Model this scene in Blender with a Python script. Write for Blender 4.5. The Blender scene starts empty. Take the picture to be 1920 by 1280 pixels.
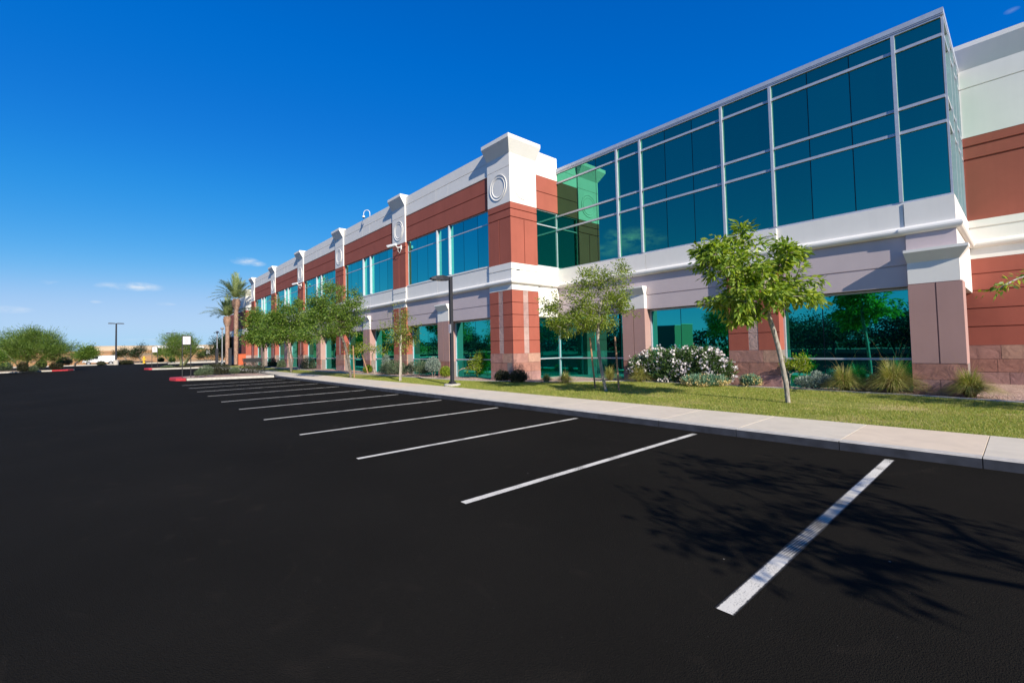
import bpy, math, random
import numpy as np
from mathutils import Vector, Matrix
random.seed(4)
RNG = np.random.default_rng(7)
sc = bpy.context.scene
COL = sc.collection
R_ = math.radians
# ---------------------------------------------------------------- camera model
F, CX, CY = 848.8, 960.0, 618.3
YAW, PITCH, ROLL, CAMH = -.8464, .0381, .0228, 1.6
def cam_axes():
    fw = np.array([math.sin(YAW)*math.cos(PITCH), math.cos(YAW)*math.cos(PITCH), math.sin(PITCH)])
    r0 = np.cross(fw, [0, 0, 1]); r0 /= np.linalg.norm(r0); d0 = np.cross(fw, r0)
    r = math.cos(ROLL)*r0 + math.sin(ROLL)*d0
    d = -math.sin(ROLL)*r0 + math.cos(ROLL)*d0
    return r, d, fw
CR, CD, CF = cam_axes()
CAM = np.array([0, 0, CAMH])
def ray(u, v): return CR*(u-CX)/F + CD*(v-CY)/F + CF
def at(u, v, D): return CAM + ray(u, v)*D               # point at forward depth D
def ongz(u, v, z=0.0):
    d = ray(u, v); return CAM + d*(z-CAMH)/d[2]
def depth(p): return float((np.array(p, float)-CAM) @ CF)

# ---------------------------------------------------------------- helpers
def tag(o, label=None, cat=None, group=None, kind=None):
    if label: o['label'] = label
    if cat: o['category'] = cat
    if group: o['group'] = group
    if kind: o['kind'] = kind
    return o
def empty(name, loc=(0, 0, 0), rz=0.0):
    o = bpy.data.objects.new(name, None); COL.objects.link(o)
    o.location = loc; o.rotation_euler = (0, 0, rz); o.empty_display_size = .2
    return o
def thing(name, label, cat, loc=(0, 0, 0), rz=0.0, group=None):
    return tag(empty(name, loc, rz), label, cat, group)

class MB:
    def __init__(s): s.v = []; s.f = []; s.m = []
    def quad(s, *p, m=0):
        n = len(s.v); s.v += [tuple(q) for q in p]; s.f.append(tuple(range(n, n+len(p)))); s.m.append(m)
    def box(s, x0, x1, y0, y1, z0, z1, m=0):
        n = len(s.v)
        s.v += [(x0,y0,z0),(x1,y0,z0),(x1,y1,z0),(x0,y1,z0),(x0,y0,z1),(x1,y0,z1),(x1,y1,z1),(x0,y1,z1)]
        for q in ((0,3,2,1),(4,5,6,7),(0,1,5,4),(1,2,6,5),(2,3,7,6),(3,0,4,7)):
            s.f.append(tuple(n+i for i in q)); s.m.append(m)
        return s
    def hexa(s, bot, top, m=0):
        n = len(s.v); s.v += [tuple(p) for p in bot]+[tuple(p) for p in top]
        for q in ((0,3,2,1),(4,5,6,7),(0,1,5,4),(1,2,6,5),(2,3,7,6),(3,0,4,7)):
            s.f.append(tuple(n+i for i in q)); s.m.append(m)
        return s
    def tube(s, pts, rad, seg=8, m=0, cap=True):
        pts = [Vector(p) for p in pts]; rings = []
        if not hasattr(rad, '__len__'): rad = [rad]*len(pts)
        ref = Vector((0, 0, 1)) if abs((pts[-1]-pts[0]).normalized().z) < .9 else Vector((1, 0, 0))
        for i, p in enumerate(pts):
            t = (pts[min(i+1, len(pts)-1)]-pts[max(i-1, 0)]).normalized()
            a = t.cross(ref)
            if a.length < 1e-4: a = t.cross(Vector((0, 1, .1)))
            a.normalize(); b = t.cross(a).normalized(); n = len(s.v)
            for k in range(seg):
                an = 2*math.pi*k/seg
                s.v.append(tuple(p+(a*math.cos(an)+b*math.sin(an))*rad[i]))
            rings.append(n)
        for i in range(len(rings)-1):
            for k in range(seg):
                k2 = (k+1) % seg
                s.f.append((rings[i]+k, rings[i]+k2, rings[i+1]+k2, rings[i+1]+k)); s.m.append(m)
        if cap:
            s.f.append(tuple(rings[0]+k for k in reversed(range(seg)))); s.m.append(m)
            s.f.append(tuple(rings[-1]+k for k in range(seg))); s.m.append(m)
        return s
    def lathe(s, prof, c=(0, 0, 0), seg=16, m=0):
        n = len(s.v)
        for r, z in prof:
            for k in range(seg):
                a = 2*math.pi*k/seg; s.v.append((c[0]+r*math.cos(a), c[1]+r*math.sin(a), c[2]+z))
        for i in range(len(prof)-1):
            for k in range(seg):
                k2 = (k+1) % seg
                s.f.append((n+i*seg+k, n+i*seg+k2, n+(i+1)*seg+k2, n+(i+1)*seg+k)); s.m.append(m)
        return s
    def build(s, name, mats, parent=None, smooth=False, bevel=0):
        me = bpy.data.meshes.new(name); me.from_pydata(s.v, [], s.f)
        if not isinstance(mats, (list, tuple)): mats = [mats]
        for m in mats: me.materials.append(m)
        if len(mats) > 1: me.polygons.foreach_set('material_index', s.m)
        if smooth: me.polygons.foreach_set('use_smooth', [True]*len(s.f))
        me.update()
        o = bpy.data.objects.new(name, me); COL.objects.link(o)
        if parent: o.parent = parent
        if bevel:
            b = o.modifiers.new('bevel', 'BEVEL'); b.width = bevel; b.segments = 2; b.limit_method = 'ANGLE'
        return o
def copy_tree(o, parent=None):
    c = o.copy(); COL.objects.link(c); c.parent = parent
    for ch in list(o.children): copy_tree(ch, c)
    return c
def np_mesh(name, V, Fc, mats, parent=None, smooth=False, midx=None):
    """V (n,3) float, Fc (k,4) or (k,3) int arrays"""
    me = bpy.data.meshes.new(name); n, k, s = len(V), len(Fc), Fc.shape[1]
    me.vertices.add(n); me.vertices.foreach_set('co', np.ascontiguousarray(V, np.float32).ravel())
    me.loops.add(k*s); me.loops.foreach_set('vertex_index', np.ascontiguousarray(Fc, np.int32).ravel())
    me.polygons.add(k); me.polygons.foreach_set('loop_start', np.arange(0, k*s, s, dtype=np.int32))
    if not isinstance(mats, (list, tuple)): mats = [mats]
    for m in mats: me.materials.append(m)
    if midx is not None: me.polygons.foreach_set('material_index', np.asarray(midx, np.int32))
    if smooth: me.polygons.foreach_set('use_smooth', np.ones(k, bool))
    me.update(calc_edges=True)
    o = bpy.data.objects.new(name, me); COL.objects.link(o)
    if parent: o.parent = parent
    return o

# ---------------------------------------------------------------- materials
def _mat(name):
    m = bpy.data.materials.new(name); m.use_nodes = True
    nt = m.node_tree; b = nt.nodes['Principled BSDF']; return m, nt, b
def N(nt, t, **k):
    n = nt.nodes.new(t)
    for a, v in k.items():
        if a == 'inp':
            for i, x in v.items(): n.inputs[i].default_value = x
        else: setattr(n, a, v)
    return n
def ramp(nt, src, c0, c1, p0=.3, p1=.7):
    r = N(nt, 'ShaderNodeValToRGB'); e = r.color_ramp.elements
    e[0].position, e[1].position = p0, p1; e[0].color, e[1].color = (*c0, 1), (*c1, 1)
    nt.links.new(src, r.inputs[0]); return r
def mix(nt, fac, a, b, mode='MIX'):
    n = N(nt, 'ShaderNodeMix', data_type='RGBA', blend_type=mode)
    for i, x in ((0, fac), (6, a), (7, b)):
        if hasattr(x, 'links'): nt.links.new(x, n.inputs[i])
        else: n.inputs[i].default_value = x if i == 0 else ((*x, 1) if len(x) == 3 else x)
    return n.outputs[2]
def stucco(name, c, rough=.85, var=.10, bump=.25, streak=.06):
    m, nt, b = _mat(name); L = nt.links.new
    co = N(nt, 'ShaderNodeTexCoord').outputs['Object']
    n1 = N(nt, 'ShaderNodeTexNoise', inp={'Scale': 1.1, 'Detail': 6.0, 'Roughness': .6}); L(co, n1.inputs['Vector'])
    mp = N(nt, 'ShaderNodeMapping', inp={'Scale': (5.0, 5.0, .35)}); L(co, mp.inputs[0])
    n2 = N(nt, 'ShaderNodeTexNoise', inp={'Scale': 1.0, 'Detail': 5.0}); L(mp.outputs[0], n2.inputs['Vector'])
    c = np.array(c)
    r1 = ramp(nt, n1.outputs[0], c*(1-var), np.minimum(c*(1+var*.6), .9), .3, .72)
    r2 = ramp(nt, n2.outputs[0], (1-streak*2.2,)*3, (1, 1, 1), .35, .55)
    L(mix(nt, 1.0, r1.outputs[0], r2.outputs[0], 'MULTIPLY'), b.inputs['Base Color'])
    n3 = N(nt, 'ShaderNodeTexNoise', inp={'Scale': 160.0, 'Detail': 3.0}); L(co, n3.inputs['Vector'])
    bp = N(nt, 'ShaderNodeBump', inp={'Strength': bump, 'Distance': .004}); L(n3.outputs[0], bp.inputs['Height'])
    L(bp.outputs[0], b.inputs['Normal']); b.inputs['Roughness'].default_value = rough
    b.inputs['Specular IOR Level'].default_value = .25
    return m
def plain(name, c, rough=.5, metal=0.0, spec=.5, noise=0.0, nscale=8.0):
    m, nt, b = _mat(name)
    b.inputs['Base Color'].default_value = (*c, 1); b.inputs['Roughness'].default_value = rough
    b.inputs['Metallic'].default_value = metal; b.inputs['Specular IOR Level'].default_value = spec
    co = N(nt, 'ShaderNodeTexCoord').outputs['Object']
    n1 = N(nt, 'ShaderNodeTexNoise', inp={'Scale': nscale, 'Detail': 4.0}); nt.links.new(co, n1.inputs['Vector'])
    k = max(noise, .06); c = np.array(c)
    nt.links.new(ramp(nt, n1.outputs[0], c*(1-k), np.minimum(c*(1+k), 1)).outputs[0], b.inputs['Base Color'])
    return m
def island_mat(name, cols, rough=.8, bumpscale=12, bump=.4, wave=False, noise=.25):
    """colour chosen per loose piece (stone block, paving slab ...)"""
    m, nt, b = _mat(name); L = nt.links.new
    g = N(nt, 'ShaderNodeNewGeometry'); r = N(nt, 'ShaderNodeValToRGB')
    e = r.color_ramp.elements; e[0].color = (*cols[0], 1); e[1].color = (*cols[-1], 1)
    for i, c in enumerate(cols[1:-1]):
        q = e.new((i+1)/(len(cols)-1)); q.color = (*c, 1)
    L(g.outputs['Random Per Island'], r.inputs[0])
    co = N(nt, 'ShaderNodeTexCoord').outputs['Object']
    n1 = N(nt, 'ShaderNodeTexNoise', inp={'Scale': 2.3, 'Detail': 7.0, 'Roughness': .65, 'Distortion': 1.0}); L(co, n1.inputs['Vector'])
    rr = ramp(nt, n1.outputs[0], (1-noise,)*3, (1+noise*.5,)*3, .3, .7)
    L(mix(nt, 1.0, r.outputs[0], rr.outputs[0], 'MULTIPLY'), b.inputs['Base Color'])
    n2 = N(nt, 'ShaderNodeTexNoise', inp={'Scale': float(bumpscale), 'Detail': 8.0, 'Distortion': 1.5 if wave else 0.0}); L(co, n2.inputs['Vector'])
    bp = N(nt, 'ShaderNodeBump', inp={'Strength': bump, 'Distance': .03 if wave else .01}); L(n2.outputs[0], bp.inputs['Height'])
    L(bp.outputs[0], b.inputs['Normal']); b.inputs['Roughness'].default_value = rough
    b.inputs['Specular IOR Level'].default_value = .3
    return m
def leaf_mat(name, cols, trans=.35, rough=.5):
    m, nt, b = _mat(name); L = nt.links.new
    g = N(nt, 'ShaderNodeNewGeometry'); r = N(nt, 'ShaderNodeValToRGB')
    e = r.color_ramp.elements; e[0].color = (*cols[0], 1); e[1].color = (*cols[-1], 1)
    for i, c in enumerate(cols[1:-1]):
        q = e.new((i+1)/(len(cols)-1)); q.color = (*c, 1)
    L(g.outputs['Random Per Island'], r.inputs[0])
    L(r.outputs[0], b.inputs['Base Color']); b.inputs['Roughness'].default_value = rough
    b.inputs['Specular IOR Level'].default_value = .35
    t = N(nt, 'ShaderNodeBsdfTranslucent')
    hs = N(nt, 'ShaderNodeHueSaturation', inp={'Saturation': 1.15, 'Value': 1.5, 'Hue': .485}); L(r.outputs[0], hs.inputs['Color'])
    L(hs.outputs[0], t.inputs[0])
    mx = N(nt, 'ShaderNodeMixShader', inp={0: trans}); L(b.outputs[0], mx.inputs[1]); L(t.outputs[0], mx.inputs[2])
    L(mx.outputs[0], nt.nodes['Material Output'].inputs[0])
    return m
def bark_mat(name, c0, c1, scale=30):
    m, nt, b = _mat(name); L = nt.links.new
    co = N(nt, 'ShaderNodeTexCoord').outputs['Object']
    mp = N(nt, 'ShaderNodeMapping', inp={'Scale': (1, 1, .25)}); L(co, mp.inputs[0])
    n = N(nt, 'ShaderNodeTexNoise', inp={'Scale': float(scale), 'Detail': 6.0}); L(mp.outputs[0], n.inputs['Vector'])
    L(ramp(nt, n.outputs[0], c0, c1, .35, .65).outputs[0], b.inputs['Base Color'])
    bp = N(nt, 'ShaderNodeBump', inp={'Strength': .6, 'Distance': .01}); L(n.outputs[0], bp.inputs['Height']); L(bp.outputs[0], b.inputs['Normal'])
    b.inputs['Roughness'].default_value = .9
    return m
def asphalt_mat():
    m, nt, b = _mat('asphalt'); L = nt.links.new
    co = N(nt, 'ShaderNodeTexCoord').outputs['Object']
    big = N(nt, 'ShaderNodeTexNoise', inp={'Scale': .35, 'Detail': 6.0, 'Roughness': .6}); L(co, big.inputs['Vector'])
    c = ramp(nt, big.outputs[0], (.0115, .0102, .0080), (.0165, .0145, .0115), .3, .7)
    fine = N(nt, 'ShaderNodeTexVoronoi', inp={'Scale': 130.0}); L(co, fine.inputs['Vector'])
    f2 = ramp(nt, fine.outputs['Distance'], (1.35,)*3, (.85,)*3, .0, .6)
    c1 = mix(nt, 1.0, c.outputs[0], f2.outputs[0], 'MULTIPLY')
    # sparse pale grit and a few faint stains
    gv = N(nt, 'ShaderNodeTexVoronoi', inp={'Scale': 2.2, 'Randomness': 1.0}); L(co, gv.inputs['Vector'])
    gr = ramp(nt, gv.outputs['Distance'], (1, 1, 1), (0, 0, 0), .012, .02)
    c2 = mix(nt, gr.outputs[0], c1, (.22, .20, .18))
    gv2 = N(nt, 'ShaderNodeTexVoronoi', inp={'Scale': 11.0, 'Randomness': 1.0}); L(co, gv2.inputs['Vector'])
    gr2 = ramp(nt, gv2.outputs['Distance'], (.6, .6, .6), (0, 0, 0), .030, .05)
    c2 = mix(nt, gr2.outputs[0], c2, (.07, .065, .055))
    st = N(nt, 'ShaderNodeTexNoise', inp={'Scale': 1.3, 'Detail': 4.0, 'Distortion': 2.0}); L(co, st.inputs['Vector'])
    sr = ramp(nt, st.outputs[0], (0, 0, 0), (.35, .35, .35), .62, .74)
    c3 = mix(nt, sr.outputs[0], c2, (.030, .024, .018))
    L(c3, b.inputs['Base Color'])
    n3 = N(nt, 'ShaderNodeTexNoise', inp={'Scale': 220.0, 'Detail': 3.0}); L(co, n3.inputs['Vector'])
    ad = N(nt, 'ShaderNodeMath', operation='ADD'); L(n3.outputs[0], ad.inputs[0]); L(fine.outputs['Distance'], ad.inputs[1])
    bp = N(nt, 'ShaderNodeBump', inp={'Strength': .8, 'Distance': .005}); L(ad.outputs[0], bp.inputs['Height']); L(bp.outputs[0], b.inputs['Normal'])
    b.inputs['Roughness'].default_value = .92; b.inputs['Specular IOR Level'].default_value = .04
    return m
def paint_mat(name, worn=False):
    m, nt, b = _mat(name); L = nt.links.new
    co = N(nt, 'ShaderNodeTexCoord').outputs['Object']
    n = N(nt, 'ShaderNodeTexNoise', inp={'Scale': 90.0, 'Detail': 5.0, 'Roughness': .7}); L(co, n.inputs['Vector'])
    n2 = N(nt, 'ShaderNodeTexNoise', inp={'Scale': 2.2, 'Detail': 4.0}); L(co, n2.inputs['Vector'])
    ad = N(nt, 'ShaderNodeMath', operation='ADD'); L(n.outputs[0], ad.inputs[0]); L(n2.outputs[0], ad.inputs[1])
    rr = ramp(nt, ad.outputs[0], (0, 0, 0), (1, 1, 1), .82, .96)
    fac = rr.outputs[0]
    se = N(nt, 'ShaderNodeSeparateXYZ'); L(co, se.inputs[0])
    ab = N(nt, 'ShaderNodeMath', operation='ABSOLUTE'); L(se.outputs['X'], ab.inputs[0])
    en = N(nt, 'ShaderNodeTexNoise', inp={'Scale': 38.0, 'Detail': 6.0, 'Roughness': .8}); L(co, en.inputs['Vector'])
    em = N(nt, 'ShaderNodeMath', operation='MULTIPLY_ADD', inp={1: .030, 2: -.015}); L(en.outputs[0], em.inputs[0])
    ea = N(nt, 'ShaderNodeMath', operation='ADD'); L(ab.outputs[0], ea.inputs[0]); L(em.outputs[0], ea.inputs[1])
    er = N(nt, 'ShaderNodeMapRange', inp={1: .050, 2: .043}); L(ea.outputs[0], er.inputs[0])
    ef = N(nt, 'ShaderNodeMath', operation='MULTIPLY'); L(fac, ef.inputs[0]); L(er.outputs[0], ef.inputs[1]); fac = ef.outputs[0]
    if worn:     # tyre scuff with tread ribs across part of the stripe
        sx = N(nt, 'ShaderNodeSeparateXYZ'); L(co, sx.inputs[0])
        mp = N(nt, 'ShaderNodeMapping', inp={'Rotation': (0, 0, .06), 'Scale': (1, 1, 1)}); L(co, mp.inputs[0])
        wv = N(nt, 'ShaderNodeTexWave', bands_direction='X', inp={'Scale': 16.0, 'Distortion': 5.0, 'Detail': 4.0, 'Detail Scale': 9.0}); L(mp.outputs[0], wv.inputs['Vector'])
        w2 = N(nt, 'ShaderNodeMath', operation='MULTIPLY', inp={1: .55}); L(wv.outputs['Fac'], w2.inputs[0])
        s2 = N(nt, 'ShaderNodeMath', operation='ADD'); L(w2.outputs[0], s2.inputs[0]); L(n.outputs[0], s2.inputs[1])
        r2 = ramp(nt, s2.outputs[0], (1, 1, 1), (0, 0, 0), .50, .66)
        y = N(nt, 'ShaderNodeMapRange', inp={1: -1.55, 2: -1.35}); L(sx.outputs['Y'], y.inputs[0])
        y2 = N(nt, 'ShaderNodeMapRange', inp={1: .9, 2: -.6}); L(sx.outputs['Y'], y2.inputs[0])
        mm = N(nt, 'ShaderNodeMath', operation='MULTIPLY'); L(y.outputs[0], mm.inputs[0]); L(y2.outputs[0], mm.inputs[1])
        m3 = N(nt, 'ShaderNodeMath', operation='MULTIPLY', inp={1: .8}); L(mm.outputs[0], m3.inputs[0])
        inv = N(nt, 'ShaderNodeMath', operation='SUBTRACT', inp={0: 1.0}); L(r2.outputs[0], inv.inputs[1])
        m4 = N(nt, 'ShaderNodeMath', operation='MULTIPLY'); L(m3.outputs[0], m4.inputs[0]); L(inv.outputs[0], m4.inputs[1])
        sb = N(nt, 'ShaderNodeMath', operation='SUBTRACT', use_clamp=True); L(fac, sb.inputs[0]); L(m4.outputs[0], sb.inputs[1])
        fac = sb.outputs[0]
    L(mix(nt, fac, (.018, .017, .016), (.68, .63, .53)), b.inputs['Base Color'])
    bp = N(nt, 'ShaderNodeBump', inp={'Strength': .35, 'Distance': .002}); L(n.outputs[0], bp.inputs['Height']); L(bp.outputs[0], b.inputs['Normal'])
    b.inputs['Roughness'].default_value = .75
    return m
def glass_mat(name, tint, edge):
    """mirror-coated tinted glazing"""
    m, nt, b = _mat(name); L = nt.links.new
    b.inputs['Metallic'].default_value = 1.0; b.inputs['Roughness'].default_value = .006
    g = N(nt, 'ShaderNodeNewGeometry')
    r = ramp(nt, g.outputs['Random Per Island'], np.array(tint)*.88, np.array(tint)*1.1, 0, 1)
    L(r.outputs[0], b.inputs['Base Color'])
    b.inputs['Specular Tint'].default_value = (*edge, 1)
    co = N(nt, 'ShaderNodeTexCoord').outputs['Object']
    n = N(nt, 'ShaderNodeTexNoise', inp={'Scale': .9, 'Detail': 1.0}); L(co, n.inputs['Vector'])
    bp = N(nt, 'ShaderNodeBump', inp={'Strength': .10, 'Distance': .012}); L(n.outputs[0], bp.inputs['Height']); L(bp.outputs[0], b.inputs['Normal'])
    # dark room just visible through the coating
    d = N(nt, 'ShaderNodeBsdfDiffuse', inp={0: (.0, .035, .045, 1)})
    mx = N(nt, 'ShaderNodeMixShader', inp={0: .10}); L(b.outputs[0], mx.inputs[1]); L(d.outputs[0], mx.inputs[2])
    L(mx.outputs[0], nt.nodes['Material Output'].inputs[0])
    return m
def ground_mat(name, cols, scale, bump, vor=None, dist=.01, rough=.95, patch=None):
    m, nt, b = _mat(name); L = nt.links.new
    co = N(nt, 'ShaderNodeTexCoord').outputs['Object']
    n = N(nt, 'ShaderNodeTexNoise', inp={'Scale': float(scale), 'Detail': 8.0, 'Roughness': .65}); L(co, n.inputs['Vector'])
    c = ramp(nt, n.outputs[0], cols[0], cols[1], .32, .68).outputs[0]
    h = n.outputs[0]
    if vor:
        v = N(nt, 'ShaderNodeTexVoronoi', inp={'Scale': float(vor)}); L(co, v.inputs['Vector'])
        hs = N(nt, 'ShaderNodeSeparateColor'); L(v.outputs['Color'], hs.inputs[0])
        vr = ramp(nt, hs.outputs[0], (.55,)*3, (1.35,)*3, 0, 1)
        c = mix(nt, 1.0, c, vr.outputs[0], 'MULTIPLY'); h = v.outputs['Distance']
    if patch:
        n2 = N(nt, 'ShaderNodeTexNoise', inp={'Scale': patch[1], 'Detail': 5.0, 'Distortion': .6}); L(co, n2.inputs['Vector'])
        pr = ramp(nt, n2.outputs[0], (0, 0, 0), (1, 1, 1), .48, .66)
        c = mix(nt, pr.outputs[0], c, patch[0])
    L(c, b.inputs['Base Color'])
    bp = N(nt, 'ShaderNodeBump', inp={'Strength': bump, 'Distance': dist}); L(h, bp.inputs['Height']); L(bp.outputs[0], b.inputs['Normal'])
    b.inputs['Roughness'].default_value = rough; b.inputs['Specular IOR Level'].default_value = .15
    return m

M = {}
M['white'] = stucco('white_stucco', (.81, .775, .71), var=.04, streak=.008)
M['red'] = stucco('red_stucco', (.365, .103, .070), var=.09, streak=.02)
M['lav'] = stucco('lavender_stucco', (.57, .475, .47), var=.05, streak=.008)
M['pink'] = stucco('pink_stucco', (.42, .255, .225), var=.06, streak=.012)
M['stone'] = island_mat('sandstone_block', [(.30, .14, .12), (.40, .21, .17), (.34, .19, .18), (.44, .26, .19), (.33, .14, .11)], rough=.85, bumpscale=2.6, bump=.7, wave=True, noise=.3)
M['stonep'] = island_mat('stone_strip', [(.42, .27, .24), (.48, .33, .29), (.40, .25, .23)], rough=.85, bumpscale=9, bump=.8, wave=True)
M['dark'] = plain('dark_void', (.012, .013, .015), .9)
M['mortar'] = plain('mortar', (.22, .17, .15), .95)
M['frame'] = plain('aluminium_frame', (.50, .52, .56), .38, .25)
M['coping'] = plain('coping_metal', (.48, .52, .58), .42, .2)
M['jointd'] = plain('glazing_joint', (.012, .02, .025), .6)
M['glass'] = glass_mat('mirror_glass', (.09, .52, .45), (.6, 1, .95))
M['glassb'] = glass_mat('mirror_glass_bay', (.08, .38, .245), (.6, 1, .9))
M['glassg'] = glass_mat('mirror_glass_ground', (.03, .47, .41), (.6, 1, .95))
M['asphalt'] = asphalt_mat()
M['paint'] = paint_mat('stripe_paint'); M['paintw'] = paint_mat('stripe_paint_scuffed', True)
M['slab'] = island_mat('concrete_slab', [(.59, .52, .41), (.65, .55, .43), (.61, .54, .43), (.67, .54, .40)], rough=.9, bumpscale=60, bump=.25, noise=.10)
M['conc'] = ground_mat('concrete', [(.42, .38, .33), (.54, .49, .42)], 9, .2, dist=.004)
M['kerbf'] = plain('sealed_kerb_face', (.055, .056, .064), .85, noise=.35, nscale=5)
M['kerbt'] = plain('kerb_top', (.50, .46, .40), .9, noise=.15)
M['kerbr'] = plain('red_kerb_paint', (.50, .035, .045), .7, noise=.25)
M['lawn'] = ground_mat('lawn_soil', [(.15, .18, .03), (.27, .27, .06)], 3.0, .5, patch=((.42, .33, .14), .8))
M['gravel'] = ground_mat('granite_gravel', [(.36, .24, .19), (.50, .36, .29)], 3.0, 1.0, vor=45, dist=.012)
M['dirt'] = ground_mat('orange_dirt', [(.58, .26, .085), (.68, .36, .14)], .25, .5, patch=((.36, .25, .13), .12))
M['earth'] = ground_mat('desert_earth', [(.30, .20, .12), (.38, .27, .17)], .05, .4)
M['pole'] = plain('dark_bronze_paint', (.026, .026, .032), .6, .0, .3)
M['poleg'] = plain('grey_pole', (.30, .31, .33), .5, .2)
M['black'] = plain('black_metal', (.012, .012, .014), .5)
M['signw'] = plain('sign_white', (.68, .66, .66), .5)
M['signt'] = plain('sign_print', (.30, .12, .12), .6)
M['camw'] = plain('camera_white', (.74, .74, .72), .4)
M['lens'] = plain('lens_dark', (.02, .03, .03), .1)
M['lampg'] = plain('lamp_lens', (.30, .30, .29), .3)
M['stake'] = plain('tree_stake_wood', (.36, .20, .11), .85, noise=.3)
M['stakew'] = plain('white_stake', (.46, .40, .32), .8, noise=.15)
M['yellow'] = plain('hydrant_yellow', (.70, .42, .02), .5)
M['orange'] = plain('orange_panel', (.55, .10, .03), .6)
M['vwhite'] = plain('vehicle_white', (.72, .73, .75), .3)
M['vglass'] = plain('vehicle_glass', (.015, .02, .025), .1)
M['rubber'] = plain('rubber', (.015, .015, .015), .8)
M['tan'] = plain('warehouse_tan', (.46, .36, .25), .9, noise=.08, nscale=.1)
M['tand'] = plain('warehouse_dark_door', (.10, .09, .08), .8)  # plain dark colour of the loading doors
M['bark1'] = bark_mat('pale_bark', (.20, .17, .13), (.40, .36, .30))
M['bark2'] = bark_mat('grey_bark', (.08, .065, .05), (.20, .165, .13))
M['barkg'] = bark_mat('green_bark', (.10, .12, .05), (.20, .20, .10))
M['palmb'] = bark_mat('palm_bark', (.30, .18, .12), (.62, .42, .31), 9)
M['leafA'] = leaf_mat('ash_leaf', [(.070, .135, .022), (.170, .275, .035), (.280, .390, .055), (.450, .520, .120)], .42, .40)
M['leafB'] = leaf_mat('elm_leaf', [(.070, .120, .020), (.160, .235, .030), (.260, .340, .050), (.380, .420, .100)], .45)
M['leafC'] = leaf_mat('oak_leaf', [(.045, .095, .018), (.105, .195, .030), (.185, .290, .045), (.310, .390, .085)], .42)
M['leafP'] = leaf_mat('palo_verde_leaf', [(.090, .170, .035), (.150, .235, .045), (.210, .280, .055)] or [(.080, .160, .035), (.144, .224, .048), (.192, .264, .056)], .4)
M['leafD'] = leaf_mat('dark_leaf', [(.018, .035, .012), (.030, .055, .018), (.045, .070, .022)], .25)
M['leafO'] = leaf_mat('oleander_leaf', [(.035, .080, .022), (.072, .136, .035), (.128, .208, .056)], .25)
M['leafS'] = leaf_mat('silver_leaf', [(.13, .18, .15), (.22, .28, .23), (.30, .35, .29)], .2)
M['leafG'] = leaf_mat('sage_green_leaf', [(.06, .10, .05), (.11, .15, .08), (.16, .20, .11)], .25)
M['leafY'] = leaf_mat('citrus_leaf', [(.130, .208, .019), (.234, .312, .026), (.338, .390, .052)], .4)
M['leafK'] = leaf_mat('dark_shrub_leaf', [(.020, .026, .012), (.040, .045, .020), (.060, .060, .028)], .15)
M['leafT'] = leaf_mat('spiky_teal_leaf', [(.078, .169, .117), (.143, .260, .169), (.221, .338, .208)], .25)
M['blade'] = leaf_mat('grass_blade', [(.130, .195, .033), (.247, .299, .065), (.390, .377, .117), (.520, .429, .182)], .35)
M['bladeT'] = leaf_mat('dry_grass_blade', [(.22, .18, .07), (.34, .27, .12), (.42, .34, .18)], .3)
M['turf'] = leaf_mat('turf_blade', [(.120, .200, .025), (.220, .285, .040), (.340, .350, .070), (.520, .440, .160)], .3)
M['palmf'] = leaf_mat('palm_frond_leaf', [(.17, .24, .08), (.28, .34, .12), (.40, .43, .20)], .45)
M['petal'] = leaf_mat('white_petal', [(.74, .66, .68), (.80, .76, .76), (.78, .70, .68)], .3)
M['petaly'] = leaf_mat('pale_yellow_petal', [(.60, .48, .20), (.68, .58, .30), (.62, .44, .16)], .3)
M['petalp'] = leaf_mat('purple_petal', [(.16, .05, .14), (.24, .08, .20)], .2)

# ---------------------------------------------------------------- the building
GZ = .2
ZB = -.15       # walls go a little into the ground
B = thing('office_building', 'long white and red two storey office building with a mirror glass bay', 'building', (-20, 13, 0))
B.location = (0, 0, 0)
class Frame:
    """maps wall coordinates (a along wall, d depth inwards, z) to world. front: wall facing -Y; side: wall facing +X"""
    def __init__(s, side, off): s.side, s.off = side, off
    def box(s, mb, a0, a1, d0, d1, z0, z1, m=0):
        if not s.side: mb.box(a0, a1, s.off+d0, s.off+d1, z0, z1, m)
        else: mb.box(s.off-d1, s.off-d0, a0, a1, z0, z1, m)
    def pt(s, a, d, z): return (a, s.off+d, z) if not s.side else (s.off-d, a, z)
def bands(fr, mb, a0, a1, front, back, zs, gap=.028, groove=.035, m=0):
    """wall of stacked panels with recessed joints at each inner z of zs"""
    for i in range(len(zs)-1):
        z0 = zs[i]+(gap/2 if i else 0); z1 = zs[i+1]-(gap/2 if i < len(zs)-2 else 0)
        fr.box(mb, a0, a1, front, front+groove, z0, z1, m)
    fr.box(mb, a0, a1, front+groove, back, zs[0], zs[-1], m)
def stones(fr, mb, a0, a1, front, courses, seed, back=.4):
    rr = random.Random(seed)
    for i in range(len(courses)-1):
        z0, z1 = courses[i], courses[i+1]; W = a1-a0
        if W > 1.2: cuts = [a0, a0+W*rr.uniform(.3, .72), a1]
        elif W > .8: cuts = [a0, a0+W*rr.uniform(.35, .7), a1] if i % 2 == 0 else [a0, a1]
        else: cuts = [a0, a1]
        for j in range(len(cuts)-1):
            c0 = cuts[j]+(.006 if j else 0); c1 = cuts[j+1]-(.006 if j < len(cuts)-2 else 0)
            fr.box(mb, c0, c1, front+rr.uniform(-.004, .008), front+.08, z0+.005, z1-.005, 0)
    fr.box(mb, a0+.004, a1-.004, front+.018, back, courses[0], courses[-1]-.001, 1)
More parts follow.
